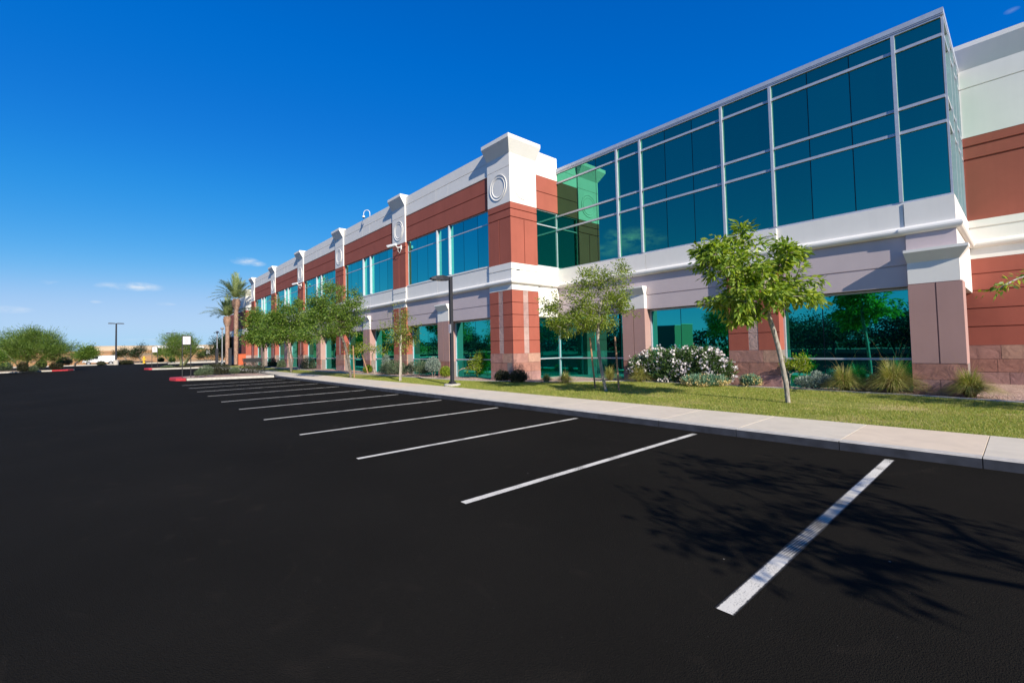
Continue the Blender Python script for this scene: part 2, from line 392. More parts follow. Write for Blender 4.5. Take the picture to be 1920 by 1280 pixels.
def ring(fr, mb, ac, zc, r, w, d0, d1, seg=48, m=0):
    """raised flat ring on a wall"""
    def P(rad, a, d): return fr.pt(ac+rad*math.cos(a), d, zc+rad*math.sin(a))
    for k in range(seg):
        a, b = 2*math.pi*k/seg, 2*math.pi*(k+1)/seg
        mb.quad(P(r-w*.3, a, d1), P(r-w*.3, b, d1), P(r-w, b, d0), P(r-w, a, d0), m=m)
        mb.quad(P(r, a, d1), P(r, b, d1), P(r-w*.3, b, d1), P(r-w*.3, a, d1), m=m)
        mb.quad(P(r, a, d0), P(r, b, d0), P(r, b, d1), P(r, a, d1), m=m)
FR = Frame(False, 12.60)
HW = .78
CS = [-14.93, -24.11, -33.42, -42.67, -51.85, -60.95]
X_P = -14.18                     # right face plane of the corner pier
def roll_profile(r=.115):
    # half round moulding, (depth outwards, z)
    return [(0, 4.50)] + [(r*math.sin(t), 4.385+.115*math.cos(t)) for t in np.linspace(0.05, math.pi-.05, 9)] + [(0, 4.27)]
def roll_run(mb, pts, r=.13):
    """sweep the moulding along a polyline of plan points; outside is to the right of travel"""
    prof = roll_profile(r); n = len(pts); secs = []
    for i, p in enumerate(pts):
        p = Vector(p); dirs = []
        if i > 0: dirs.append((p-Vector(pts[i-1])).normalized())
        if i < n-1: dirs.append((Vector(pts[i+1])-p).normalized())
        nr = [Vector((d.y, -d.x)) for d in dirs]
        o = nr[0] if len(nr) == 1 else (nr[0]+nr[1])/(1+nr[0].dot(nr[1]))
        secs.append([(p.x+o.x*q, p.y+o.y*q, z) for q, z in prof])
    for i in range(n-1):
        for k in range(len(prof)-1):
            mb.quad(secs[i][k], secs[i][k+1], secs[i+1][k+1], secs[i+1][k])
    mb.quad(*secs[0]); mb.quad(*reversed(secs[-1]))
def flare(mb, x0, x1, yf, yb, z0, z1, lip, out, sides=(0, 0), back=0.0):
    """capital block that widens upward towards -Y, and towards -X/+X when sides say so"""
    l, r = sides
    bot = [(x0, yf, z0), (x1, yf, z0), (x1, yb, z0), (x0, yb, z0)]
    zt = z1-lip
    top = [(x0-out*l, yf-out, zt), (x1+out*r, yf-out, zt), (x1+out*r, yb, zt), (x0-out*l, yb, zt)]
    mb.hexa(bot, top)
    t2 = [(x, y, z1) for x, y, _ in top]; mb.hexa([(x, y, z) for x, y, z in top], t2)

def upper_pilaster(fr, a0, a1, name, seed, cut=0):
    """upper red pilaster with white medallion panel above it; a0..a1 along the wall"""
    p = MB(); c = (a0+a1)/2; a1 -= cut
    fr.box(p, a0, c-.018, 0, .035, 5.18, 7.125)
    fr.box(p, c+.018, a1, 0, .035, 5.18, 7.125)
    fr.box(p, a0, a1, 0, .035, 7.165, 7.47); fr.box(p, a0, a1, 0, .035, 7.52, 7.78)
    fr.box(p, a0, a1, .035, .3, 5.18, 7.78)
    o = p.build(name, M['red'], B)
    w = MB(); a1 += .006 if cut else 0
    bands(fr, w, a0, a1, -.005, .3, [7.78, 9.33, 9.89], gap=.02, groove=.03)
    zc = 8.56
    ring(fr, w, c, zc, .57, .075, -.005, -.03); ring(fr, w, c, zc, .44, .055, -.005, -.026)
    w.build('medallion_panel', M['white'], o)
    b = MB()
    bands(fr, b, a0, a1, -.005, .3, [4.27, 4.885, 5.18], gap=.05, groove=.03)
    b.build('white_band', M['white'], o)
    return o
def lower_pilaster(fr, a0, a1, seed, top=4.27, cut=0):
    p = MB(); c = (a0+a1)/2; a1 -= cut; zs = [1.33, 1.88, 2.45, 2.98, 3.50, 4.03]; s = .15
    for x0, x1 in ((a0, c-s), (c+s, a1)):
        for i in range(5): fr.box(p, x0, x1, 0, .03, zs[i]+(.012 if i else 0), zs[i+1]-.012)
    fr.box(p, a0, a1, .03, .45, 1.33, 4.03)
    o = p.build('lower_pilaster', M['red'], B)
    st = MB()
    for i in range(0, 5): fr.box(st, c-s+.004, c+s-.004, .006, .03-.001, zs[i]+.004, zs[i+1]-.004)
    st.build('stone_strip', M['stonep'], o)
    sb = MB(); stones(fr, sb, a0-.006, a1+(.006 if not cut else -.04), -.006, [ZB, .55, .94, 1.33], seed, back=.45)
    sb.build('stone_base', [M['stone'], M['mortar']], o)
    w = MB(); fr.box(w, a0, a1, -.003, .45, 4.03, 4.27); w.build('white_collar', M['white'], o)
    return o
def mid_pillar(fr, a0, a1, seed, back=.5):
    p = MB(); c = (a0+a1)/2
    for x0, x1 in ((a0, c-.014), (c+.014, a1)): fr.box(p, x0, x1, 0, .03, .96, 2.965)
    fr.box(p, a0, a1, .03, back, .95, 2.98)
    o = p.build('pillar', M['pink'], B)
    sb = MB(); stones(fr, sb, a0-.004, a1+.004, -.004, [ZB, .55, .95], seed, back=back)
    sb.build('stone_base', [M['stone'], M['mortar']], o)
    w = MB(); fr.box(w, a0+.004, a1-.004, .004, back, 2.98, 3.52)
    y = fr.off+.004
    flare(w, a0+.004, a1-.004, y, fr.off+.15, 3.52, 3.84, .07, .17, (.25, .25))
    w.build('capital', M['white'], o)
    return o
def window(fr, a0, a1, z0, z1, d, joints, fins=(), transoms=(), fd=.05, fin_d=.14, glass='glass', name='window', bw=.05, tw=.05, seed=1, sill=True, fw=.055, ends=True, tint=None):
    """glazing plane at depth d: frame mesh with the panes as its child"""
    f = MB(); rr = random.Random(seed)
    e = bw if ends else 0
    if ends:
        fr.box(f, a0, a0+bw, d-fd, d+.02, z0, z1); fr.box(f, a1-bw, a1, d-fd, d+.02, z0, z1)
    fr.box(f, a0+e, a1-e, d-fd, d+.02, z1-bw, z1); fr.box(f, a0+e, a1-e, d-fd, d+.02, z0, z0+bw)
    for t in transoms: fr.box(f, a0+e, a1-e, d-fd+.003, d+.02, t-tw/2, t+tw/2)
    for x in fins: fr.box(f, x-fw/2, x+fw/2, d-fin_d, d+.02, z0+bw+.001, z1-bw-.001)
    o = f.build(name, M['frame'], B)
    g = MB(); xs = sorted([a0+e]+list(joints)+list(fins)+[a1-e]); zs = sorted([z0+bw]+list(transoms)+[z1-bw])
    fr.box(g, a0+e*.5, a1-e*.5, d+.012, d+.03, z0+bw*.5, z1-bw*.5, 1)
    for i in range(len(xs)-1):
        for j in range(len(zs)-1):
            x0, x1 = xs[i]+.012, xs[i+1]-.012; q0, q1 = zs[j]+.004, zs[j+1]-.004
            tx = rr.uniform(-1, 1)*.0016; tz = rr.uniform(-1, 1)*.0012
            def D(x, z): return d+.004+(x-(x0+x1)/2)*tx+(z-(q0+q1)/2)*tz
            c = [(x0, q0), (x1, q0), (x1, q1), (x0, q1)]
            g.quad(*[fr.pt(x, D(x, z), z) for x, z in c], m=0)
    g.build('pane', [M[glass], M['jointd']], o)
    return o

# --- main front: bays between pilasters
for i, c in enumerate(CS):
    a0, a1 = c-HW, c+HW
    if i == 0: a0, a1 = -15.69, X_P
    upper_pilaster(FR, a0, a1, 'pilaster', i, .036 if i == 0 else 0); lower_pilaster(FR, a0, a1, 10+i, cut=.036 if i == 0 else 0)
    k = MB()
    if i: flare(k, a0, a1, 12.595, 12.9, 9.89, 10.54, .15, .29)
    else:
        # corner capital wraps round both faces
        o_ = .30; x0, x1, yf, yb = a0, X_P+.005, 12.595, 14.18
        k.hexa([(x0, yf, 9.89), (x1, yf, 9.89), (x1, yb, 9.89), (x0, yb, 9.89)], [(x0-.02, yf-o_, 10.38), (x1+o_, yf-o_, 10.38), (x1+o_, yb+.02, 10.38), (x0-.02, yb+.02, 10.38)])
        k.box(x0-.02, x1+o_, yf-o_, yb+.02, 10.38, 10.54)
    k.build('capital', M['white'], B)
for i in range(5):
    L_, R2 = CS[i+1]+HW, (CS[i]-HW if i else -15.69); c = (L_+R2)/2
    w = MB()
    jx = [L_, c-.56, c+.56, R2]
    for a, b in zip(jx[:-1], jx[1:]):
        FR.box(w, a+.008, b-.008, .06, .09, 9.345, 9.885)
    FR.box(w, L_, R2, .06, .09, 9.915, 10.40); FR.box(w, L_, R2, .085, .5, 9.28, 10.399); FR.box(w, L_, R2, .045, .09, 9.28, 9.325)
    w.build('parapet', M['white'], B); w = MB()
    for a, b in zip(jx[:-1], jx[1:]): FR.box(w, a+.008, b-.008, .06, .09, 4.50, 5.19)
    FR.box(w, L_, R2, .085, .35, 4.27, 5.19)
    FR.box(w, L_, R2, .04, .2, 5.19, 5.25)
    w.build('white_band', M['white'], B)
    s = MB(); bands(FR, s, L_, R2, .065, .3, [7.82, 8.60, 9.28], gap=.04, groove=.04); s.build('red_spandrel', M['red'], B)
    s = MB(); bands(FR, s, L_, R2, .075, .38, [2.95, 3.50, 4.27], gap=.035, groove=.03); s.build('lavender_spandrel', M['lav'], B)
    p0, p1 = c-.515, c+.515
    mid_pillar(FR, p0, p1, 30+i)
    window(FR, L_, R2, 5.25, 7.82, .18, [c-2.8, c-1.68, c+1.68, c+2.8], [c-.56, c+.56], [7.2], seed=i, fd=.02)
    for k_, (q0, q1) in enumerate(((L_, p0), (p1, R2))):
        window(FR, q0, q1, ZB, 2.93, .42, [(q0+q1)/2], [], [1.05], seed=50+i*2+k_, glass='glassg')
m = MB(); y = 12.60
pts = [(-61.9, y)]
for i in range(5, -1, -1):
    l, r = CS[i]-HW, CS[i]+HW
    if i == 0: l, r = -15.69, X_P
    if i < 5: pts += [(l, y+.06), (l, y-.005)]
    pts += [(r+(0 if i else .005), y-.005)]
    if i: pts += [(r, y+.06)]
pts = [p for p in pts if not p == (-61.9, y)]; pts = [(-61.73, y-.005)]+pts
pts += [(X_P+.005, 14.18), (X_P-.05, 14.18), (X_P-.05, 15.5)]
roll_run(m, pts); m.build('string_course', M['white'], B, smooth=False)
# --- side face of corner pier and return wall to the glass bay
FS = Frame(True, X_P)
s0, s1 = 12.60, 14.17
p = MB(); c = (s0+s1)/2
FS.box(p, s0, c-.018, 0, .035, 5.18, 7.125); FS.box(p, c+.018, s1, 0, .035, 5.18, 7.125)
FS.box(p, s0, s1, 0, .035, 7.165, 7.47); FS.box(p, s0, s1, 0, .035, 7.52, 7.78)
FS.box(p, s0+.301, s1, .0352, .3, 5.18, 7.78)
o = p.build('pilaster', M['red'], B)
s0 -= .005; w = MB(); w9 = MB(); FS.box(w, s0, s1, -.005, .025, 7.78, 9.32); FS.box(w, s0, s1, -.005, .025, 9.34, 9.89); FS.box(w, s0+.31, s1, .0252, .3, 7.78, 9.89)
ring(FS, w, c, 8.56, .57, .075, -.005, -.03); ring(FS, w, c, 8.56, .44, .055, -.005, -.026)
FS.box(w9, s0, s1, -.005, .025, 4.03, 4.86); FS.box(w9, s0, s1, -.005, .025, 4.91, 5.18); FS.box(w9, s0+.5, s1, .0252, .3, 4.03, 5.18); w9.build('white_band', M['white'], o); w.build('medallion_panel', M['white'], o)
p = MB(); zs = [1.33, 1.88, 2.45, 2.98, 3.50, 4.03]
for x0, x1 in ((s0, c-.15), (c+.15, s1)):
    for i in range(5): FS.box(p, x0, x1, 0, .03, zs[i]+(.012 if i else 0), zs[i+1]-.012)
FS.box(p, s0+.46, s1, .0302, .4, 1.33, 4.03); o = p.build('lower_pilaster', M['red'], B)
st = MB()
for i in range(5): FS.box(st, c-.146, c+.146, .006, .029, zs[i]+.004, zs[i+1]-.004)
st.build('stone_strip', M['stonep'], o)
s0 -= .001; sb = MB(); stones(FS, sb, s0, s1+.006, -.006, [ZB, .55, .94, 1.33], 77, back=.4); sb.build('stone_base', [M['stone'], M['mortar']], o)
# return wall
r0, r1 = 14.17, 15.63
w = MB(); bands(FS, w, r0+.001, r1, .05, .4, [9.33, 9.90, 10.40], gap=.02); w.build('parapet', M['white'], B); w = MB(); bands(FS, w, r0+.001, r1, .05, .4, [2.93, 4.27, 5.22], gap=.02)
w.build('white_band', M['white'], B)
s = MB(); bands(FS, s, r0+.001, r1, .055, .4, [7.80, 8.60, 9.33], gap=.03); s.build('red_spandrel', M['red'], B)
window(FS, r0, r1, 5.22, 7.80, .16, [], [], [7.12], seed=71, glass='glassb', bw=.04)
window(FS, r0, 15.81, ZB, 2.93, .30, [], [], [1.05], seed=72, glass='glassg', bw=.05)

# --- glass bay
GY = 15.62; GX0, GX1 = X_P-.04, -1.05
FB = Frame(False, GY); FE = Frame(True, GX1)
big = [-10.85, -9.75, -6.56, -5.02, -1.99]
dark = [-13.03, -11.96, -8.70, -7.63, -4.01, -2.97]
window(FB, X_P-.162, GX1, 5.12, 9.72, .0, dark, big, [9.22, 7.65, 7.01], fd=.045, fin_d=.085, glass='glassb', name='curtain_wall', bw=.06, tw=.075, seed=5, fw=.075, ends=False)
window(FE, GY+.02, 19.60, 5.12, 9.72, .0, [], [16.62, 17.62, 18.6], [9.22, 7.65, 7.01], fd=.045, fin_d=.07, glass='glassb', name='curtain_wall', bw=.06, tw=.075, seed=6, fw=.06)
c_ = MB(); c_.box(GX0, GX1+.05, GY-.06, 19.62, 9.715, 9.75); c_.box(GX0, GX1+.06, GY-.07, 19.61, 9.75, 9.88); c_.build('coping', M['coping'], B)
# band below the bay, pillars, windows
w = MB()
BF = Frame(False, 15.52)
for a, b in ((GX0, -9.62), (-9.60, -6.49), (-6.47, -5.02), (-5.00, -1.96)):
    BF.box(w, a, b, 0, .03, 4.50, 5.12)
BF.box(w, GX0, -1.94, .03, .5, 4.27, 5.119)
w.box(-1.94, -.985, 15.495, 16.3, 4.27, 5.12); w.box(-1.6, -.987, 16.3, 19.6, 2.93, 5.118)
w.build('white_band', M['white'], B)
s = MB(); bands(BF, s, GX0, -1.94, .02, .5, [2.95, 3.50, 4.27], gap=.035, groove=.03)
s.box(-1.935, -.99, 15.455, 16.2, 3.84, 4.268); s.build('lavender_spandrel', M['lav'], B)
w = MB(); w.box(-.992, -.983, 15.46, 19.58, 2.96, 4.27); w.build('white_cheek', M['white'], B)
m = MB(); roll_run(m, [(GX0+.03, 15.52), (-6.5, 15.52), (-6.5, 15.46), (-4.97, 15.46), (-4.97, 15.52), (-1.94, 15.52), (-1.94, 15.495), (-.985, 15.495), (-.985, 19.58)]); m.build('string_course', M['white'], B)
w = MB(); bands(Frame(False, 15.46), w, -6.5, -4.97, 0, .3, [4.27, 4.885, 5.10], gap=.05); w.build('white_band', M['white'], B)
FP = Frame(False, 15.36)
mid_pillar(FP, -10.66, -9.64, 41, back=.45)
lower_pilaster(FP, -6.5, -4.97, 42)
# corner pillar with capital flaring on two sides
p = MB(); c = -1.41
for x0, x1 in ((-1.93, c-.014), (c+.014, -.93)): FP.box(p, x0, x1, 0, .03, .96, 2.965)
FP.box(p, -1.93, -.93, .03, .8, .95, 2.98); o = p.build('pillar', M['pink'], B)
w = MB(); w.box(-1.925, -.96, 15.37, 16.1, 2.98, 3.52)
w.hexa([(-1.925, 15.37, 3.52), (-.96, 15.37, 3.52), (-.96, 15.62, 3.52), (-1.925, 15.62, 3.52)], [(-1.97, 15.19, 3.77), (-.78, 15.19, 3.77), (-.78, 15.62, 3.77), (-1.97, 15.62, 3.77)])
w.box(-1.97, -.78, 15.19, 15.62, 3.77, 3.84); w.build('capital', M['white'], o)
sb = MB(); stones(FP, sb, -1.934, -.926, -.004, [ZB, .55, .95], 9, back=.8); sb.build('stone_base', [M['stone'], M['mortar']], o)
FG = Frame(False, 15.80)
window(FG, X_P-.302, -10.66, ZB, 2.93, 0, [-12.3], [], [1.05], seed=81, fd=.06, glass='glassg', ends=False)
window(FG, -9.64, -6.5, ZB, 2.93, 0, [-8.40], [], [1.05], seed=82, fd=.06, glass='glassg')
window(FG, -4.97, -1.93, ZB, 2.93, 0, [-3.93], [], [1.05], seed=83, fd=.06, glass='glassg')
# --- right hand wall
YR = 19.58; FW = Frame(False, YR); a0, a1 = -1.05, .5
p = MB()
bands(FW, p, -1.4, a1, 0, .4, [1.34, 1.9, 2.45, 2.99, 3.49, 3.95], gap=.03); p.build('red_wall', M['red'], B); p = MB()
bands(FW, p, -1.4, a1, 0, .4, [5.12, 6.99, 7.39, 7.68], gap=.06, groove=.04); p.build('red_wall', M['red'], B)
w = MB(); bands(FW, w, -1.4, a1, -.006, .4, [3.95, 4.88, 5.12], gap=.05); w.build('white_band', M['white'], B); w = MB(); bands(FW, w, -1.4, a1, -.006, .4, [7.68, 9.2, 9.77], gap=.03)
flare(w, -1.3, a1, YR-.006, YR+.4, 9.77, 10.50, .14, .22, (0, 0)); w.build('white_band', M['white'], B)
m = MB(); roll_run(m, [(-.98, YR-.006), (a1, YR-.006), (a1, YR+.1)]); m.build('string_course', M['white'], B)
sb = MB(); stones(FW, sb, -1.15, a1, -.01, [ZB, .54, .93, 1.34], 12); sb.build('stone_base', [M['stone'], M['mortar']], B)
p = MB(); bands(FW, p, a1, 9.2, .08, .5, [7.68, 9.3, 10.4], gap=.03); p.build('parapet', M['white'], B); p = MB(); bands(FW, p, a1, 9.2, .08, .5, [3.95, 5.12], gap=.03); p.build('white_band', M['white'], B)
p = MB(); bands(FW, p, a1, 9.2, .085, .5, [5.12, 6.99, 7.68], gap=.04); p.build('red_wall', M['red'], B); p = MB(); bands(FW, p, a1, 9.2, .085, .5, [1.34, 2.45, 3.95], gap=.03); bands(FW, p, a1, 9.2, .085, .5, [ZB, 1.34]); p.build('red_wall', M['red'], B)
# --- core and roof
k = MB()
k.box(-61.6, -14.6, 13.06, 44, ZB, 10.20); k.box(-14.6, -1.5, 15.86, 43.9, ZB, 9.65); k.box(-1.5, 9.2, 19.9, 43.8, ZB, 10.15)
k.build('core_wall', M['dark'], B)
k = MB(); k.box(-61.73, -61.6, 12.7, 44, ZB, 10.4); k.box(-61.6, -14.3, 12.95, 13.06, 7.9, 10.2); k.build('end_wall', M['white'], B)
# security cameras on the building
def goose(x):
    t = thing('dome_camera', 'white dome camera hanging from a gooseneck pipe on the parapet', 'camera', (x, 12.66, 10.40))
    a = MB(); pts = [(0, .12, 0), (0, .12, .35)]+[(0, .12-.31+.31*math.cos(q), .35+.31*math.sin(q)) for q in np.linspace(.2, math.pi-.05, 9)]+[(0, -.50, .20)]
    a.tube(pts, .032, 8); a.build('gooseneck', M['camw'], t, smooth=True)
    d = MB(); d.lathe([(.02, .20), (.06, .19), (.11, .12), (.13, .02), (.12, 0)], (0, -.50, 0), 14); d.build('housing', M['camw'], t, smooth=True)
    d = MB(); d.lathe([(.105, 0), (.09, -.06), (.05, -.10), (.005, -.115)], (0, -.50, 0), 14); d.build('dome', M['lens'], t, smooth=True)
    return t
gp = goose(-28.35); gp.scale = (.72, .72, .72); gp.rotation_euler = (0, 0, R_(-52)); 
def wallcam(x, label):
    t = thing('security_camera', label, 'camera', (x, 12.6, 7.55), 0, 'bullet cameras on the pilasters')
    b = MB(); b.box(-.12, .0, -.05, 0, -.12, .12); b.tube([(-.06, -.03, 0), (-.12, -.22, -.02), (-.20, -.30, .08)], .03, 8); b.build('bracket', M['camw'], t)
    h = MB(); P0 = Vector((-.05, -.34, .10)); P1 = Vector((-.62, -.55, .05))
    h.tube([P0, P0.lerp(P1, .5), P1], [.065, .075, .075], 10)
    h.tube([P0+Vector((0, 0, .05)), P1+Vector((-.08, -.03, .06))], .055, 8); h.build('housing', M['camw'], t)
    l = MB(); l.tube([P1, P1+(P1-P0).normalized()*.012], .055, 10); l.build('lens', M['lens'], t)
    c = MB(); c.tube([(-.1, -.2, -.03), (-.12, -.18, -.22), (-.06, -.1, -.34), (-.02, -.06, -.20), (0, -.02, -.05)], .012, 6); c.build('cable', M['camw'], t)
    return t
wallcam(-23.75, 'white bullet camera on the second red pilaster from the building corner')
wallcam(-42.3, 'small white bullet camera on the farther pilaster, just above the big tree')

# block farther along the street side
W2 = thing('office_building', 'separate white and red stucco block seen behind the palms', 'building', (-72, 14, 0)); W2.location = (0, 0, 0)
F2 = Frame(False, 14.0)
p = MB(); p.box(-86, -71.9, 14.0, 40, 7.6, 9.8); p.build('parapet', M['white'], W2); p = MB(); p.box(-85.9, -71.95, 14.03, 40, 4.2, 5.1); p.build('white_band', M['white'], W2)
p = MB(); p.box(-86, -71.92, 14.01, 39.9, 5.1, 7.6); p.build('red_wall', M['red'], W2); p = MB(); p.box(-86, -71.92, 14.01, 39.9, 1.3, 4.2); p.build('red_wall', M['red'], W2)
p = MB(); p.box(-86, -71.9, 14.0, 39.9, ZB, 1.3); p.build('stone_base', M['stonep'], W2)
p = MB(); p.hexa([(-73.6, 14, 9.8), (-71.9, 14, 9.8), (-71.9, 40, 9.8), (-73.6, 40, 9.8)], [(-73.8, 13.75, 10.3), (-71.6, 13.75, 10.3), (-71.6, 40, 10.3), (-73.8, 40, 10.3)]); p.box(-73.8, -71.6, 13.75, 40, 10.3, 10.5); p.build('capital', M['white'], W2)

# ---------------------------------------------------------------- ground
def sheet(name, pts, z, mat, kind='structure', label=None, cat=None):
    m = MB(); m.quad(*[(x, y, z) for x, y in pts]); o = m.build(name, mat); o['kind'] = kind; return o
def prism(mb, pts, z0, z1, m_side=0, m_top=0):
    n = len(pts)
    mb.quad(*[(x, y, z1) for x, y in pts], m=m_top)
    for i in range(n):
        a, b = pts[i], pts[(i+1) % n]
        mb.quad((a[0], a[1], z0), (b[0], b[1], z0), (b[0], b[1], z1), (a[0], a[1], z1), m=m_side)
sheet('ground', [(-1500, -1500), (1500, -1500), (1500, 1500), (-1500, 1500)], -.06, M['earth'])
sheet('asphalt', [(-113.5, -60), (30, -60), (30, 60), (-113.5, 60)], 0, M['asphalt'])
# rising orange dirt beyond the car park, as a real bank
nx, ny = 40, 80; V = []; Fq = []
for i in range(nx):
    for j in range(ny):
        x = -116-i*5.0; y_ = -130+j*6.0
        h = .02+3.1*min(1, max(0, (i)/11.0))**1.2*(1 if i < 16 else 1)+.22*math.sin(y_*.09+i)*min(i/6, 1)+.15*math.sin(y_*.31+i*1.7)*min(i/6, 1)
        V.append((x, y_, h))
for i in range(nx-1):
    for j in range(ny-1):
        a = i*ny+j; Fq.append((a, a+ny, a+ny+1, a+1))
np_mesh('dirt_bank', np.array(V), np.array(Fq), M['dirt'], smooth=True)['kind'] = 'structure'
# stripes
SX = [-1.25, -3.92, -6.62, -9.36, -12.12, -14.95, -17.75, -20.6, -23.4, -26.2, -29.0]
for i, x in enumerate(SX):
    m = MB(); w = .056
    near = 2.74; rr = random.Random(i); n = 24
    L0 = [(x-w-(.004*rr.random()), near+(7.72-near)*k/n) for k in range(n+1)]; R0 = [(x+w+.004*rr.random(), near+(7.72-near)*k/n) for k in range(n+1)]
    for k in range(n): m.quad(*[(px-x, py-5.2, 0) for px, py in (L0[k], R0[k], R0[k+1], L0[k+1])])
    o = m.build('parking_stripe', M['paintw'] if i == 0 else M['paint']); o.location = (x, 5.2, .004)
    names = ['nearest white parking stripe, scuffed by a tyre and crossed by branch shadow', 'second white parking stripe from the camera, clean and long', 'third white parking stripe from the camera']
    nth = ['fourth', 'fifth', 'sixth', 'seventh', 'eighth', 'ninth', 'tenth', 'eleventh']
    tag(o, names[i] if i < 3 else 'white parking stripe on the black asphalt, %s from the camera' % nth[i-3], 'parking stripe', 'parking stripes along the kerb')
# sidewalk slabs and kerb
KY0, KY1, KY2 = 7.93, 8.08, 9.74; KZ = .135; XE = -32.3
m = MB(); x = 14.1
while x > XE+.5:
    x2 = max(x-1.45, XE); m.box(x2+.004, x-.004, KY1+.004, KY2, -.05, KZ); x = x2
m.build('sidewalk', M['slab'], bevel=.003)['kind'] = 'structure'
m = MB(); m.box(XE, 14.1, KY1-.002, KY2-.01, -.05, KZ-.02); m.build('sidewalk_bed', M['dark'])['kind'] = 'structure'
m = MB(); x = 14.1; rr = random.Random(3)
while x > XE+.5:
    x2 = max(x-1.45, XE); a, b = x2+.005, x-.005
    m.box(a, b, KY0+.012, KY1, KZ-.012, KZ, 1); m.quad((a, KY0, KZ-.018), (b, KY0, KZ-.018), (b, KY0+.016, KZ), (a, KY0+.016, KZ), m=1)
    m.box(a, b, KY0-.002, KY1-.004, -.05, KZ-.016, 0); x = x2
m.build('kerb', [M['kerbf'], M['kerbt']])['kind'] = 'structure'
m = MB(); m.quad((-48, 8.3, .12), (-32.3, 8.3, .12), (-32.3, 9.74, .12), (-48, 9.74, .12)); m.quad((-61, 7.8, .118), (-48.0, 7.8, .118), (-48.0, 12.5, .118), (-61, 12.5, .118)); m.build('path', M['conc'])['kind'] = 'structure'
# lawn with its edge strip and the gravel bed
EDGE = [(-62, 11.3), (-22, 11.3), (-17, 11.4), (-14.9, 11.75), (-12.6, 12.5), (-11.2, 13.7), (-10.2, 14.6), (-9.2, 14.88), (-7, 14.9), (-4.3, 14.8), (-2, 14.6), (-.2, 14.15), (2.5, 13.2), (9, 12.0), (14, 11.6)]
def lawn_z(x, y): return .125+.075*min(1, max(0, (y-9.74)/2.2))
def edge_y(x):
    for a, b in zip(EDGE[:-1], EDGE[1:]):
        if a[0] <= x <= b[0]: return a[1]+(b[1]-a[1])*(x-a[0])/(b[0]-a[0])
    return 12
xs = np.concatenate([np.arange(-62, -22, 2.0), np.arange(-22, 14.01, .4)]); V = []; Fq = []; K = 12
for x in xs:
    for j in range(K+1):
        y_ = KY2+(edge_y(x)-KY2)*j/K; V.append((x, y_, lawn_z(x, y_)))
for i in range(len(xs)-1):
    for j in range(K):
        a = i*(K+1)+j; Fq.append((a, a+K+1, a+K+2, a+1))
np_mesh('lawn', np.array(V), np.array(Fq), M['lawn'], smooth=True)['kind'] = 'structure'
V = []; Fq = []; K = 14
for x in xs:
    for j in range(K+1):
        y_ = edge_y(x)+(20.2-edge_y(x))*j/K; V.append((x, y_, .185+.02*math.sin(x*1.7)*math.sin(y_*2.1)+.008*random.random()))
for i in range(len(xs)-1):
    for j in range(K):
        a = i*(K+1)+j; Fq.append((a, a+K+1, a+K+2, a+1))
np_mesh('gravel_bed', np.array(V), np.array(Fq), M['gravel'], smooth=True)['kind'] = 'structure'
m = MB()   # concrete edging in short lengths
s = 0; P = [Vector((*p, 0)) for p in EDGE]; run = []
for a, b in zip(P[:-1], P[1:]):
    n = max(1, int((b-a).length/.4))
    for k in range(n): run.append(a.lerp(b, k/n))
for a, b in zip(run[:-1], run[1:]):
    d = (b-a).normalized(); nn = Vector((-d.y, d.x, 0))*.055; g = d*.004
    q = [a+g-nn, b-g-nn, b-g+nn, a+g+nn]
    m.hexa([(v.x, v.y, .1) for v in q], [(v.x, v.y, .232) for v in q])
m.build('edging_strip', M['conc'])['kind'] = 'structure'
# islands
def island(pts, top, kerb_mats, name='planter_island', zt=.14):
    m = MB(); prism(m, pts, -.05, zt, 0, 0); o = m.build(name, kerb_mats); o['kind'] = 'structure'
    c = Vector((sum(p[0] for p in pts)/len(pts), sum(p[1] for p in pts)/len(pts)))
    q = []
    for p in pts:
        v = Vector(p)-c; L_ = v.length; q.append(tuple(c+v*(max(L_-.22, .05)/L_)))
    m = MB(); m.quad(*[(x, y, zt+.012) for x, y in q]); o2 = m.build(name+'_soil', top); o2['kind'] = 'structure'
def redtip(pts, z0=.0, z1=.146):
    m = MB(); prism(m, pts, z0-.02, z1); m.build('red_kerb', M['kerbr'])['kind'] = 'structure'
island([(-37.6, 8.0), (-37.6, 3.9), (-36.9, 3.1), (-35.6, 2.9), (-34.3, 3.3), (-33.7, 4.3), (-32.9, 6.5), (-32.3, 7.9)], M['gravel'], M['kerbt'])
redtip([(-36.9, 3.6), (-36.6, 2.85), (-35.6, 2.72), (-34.4, 2.95), (-33.9, 3.4), (-34.4, 3.5), (-35.6, 3.3)], 0, .156)
island([(-68, 8.5), (-68.6, 4.2), (-67.6, 3.2), (-66, 2.9), (-64.2, 3.4), (-63.4, 4.6), (-62.3, 8.5)], M['earth'], M['kerbt'])
redtip([(-67.9, 3.5), (-67.6, 3.05), (-66, 2.75), (-64.4, 3.1), (-64.2, 3.6), (-66, 3.3)], 0, .156)
island([(-80, -30), (-75.4, -30), (-75.2, -5.2), (-75.8, -4.0), (-77.2, -3.4), (-79, -4.0), (-80, -5.5)], M['earth'], M['kerbt'])
redtip([(-75.12, -5.2), (-75.7, -3.9), (-76.6, -3.45), (-76.4, -3.9), (-75.6, -5.2)], 0, .156)
m = MB(); m.box(-113.9, -113.5, -30, 60, -.05, .16); m.build('kerb', M['kerbt'])['kind'] = 'structure'
m = MB(); m.box(-101, -100.6, 7.5, 40, -.05, .15); m.build('kerb', M['kerbt'])['kind'] = 'structure'
island([(6.4, 2.2), (6.4, 4.4), (5.7, 4.9), (4.6, 4.9), (4.0, 4.4), (4.0, 2.2), (4.6, 1.7), (5.7, 1.7)], M['gravel'], M['kerbt'])

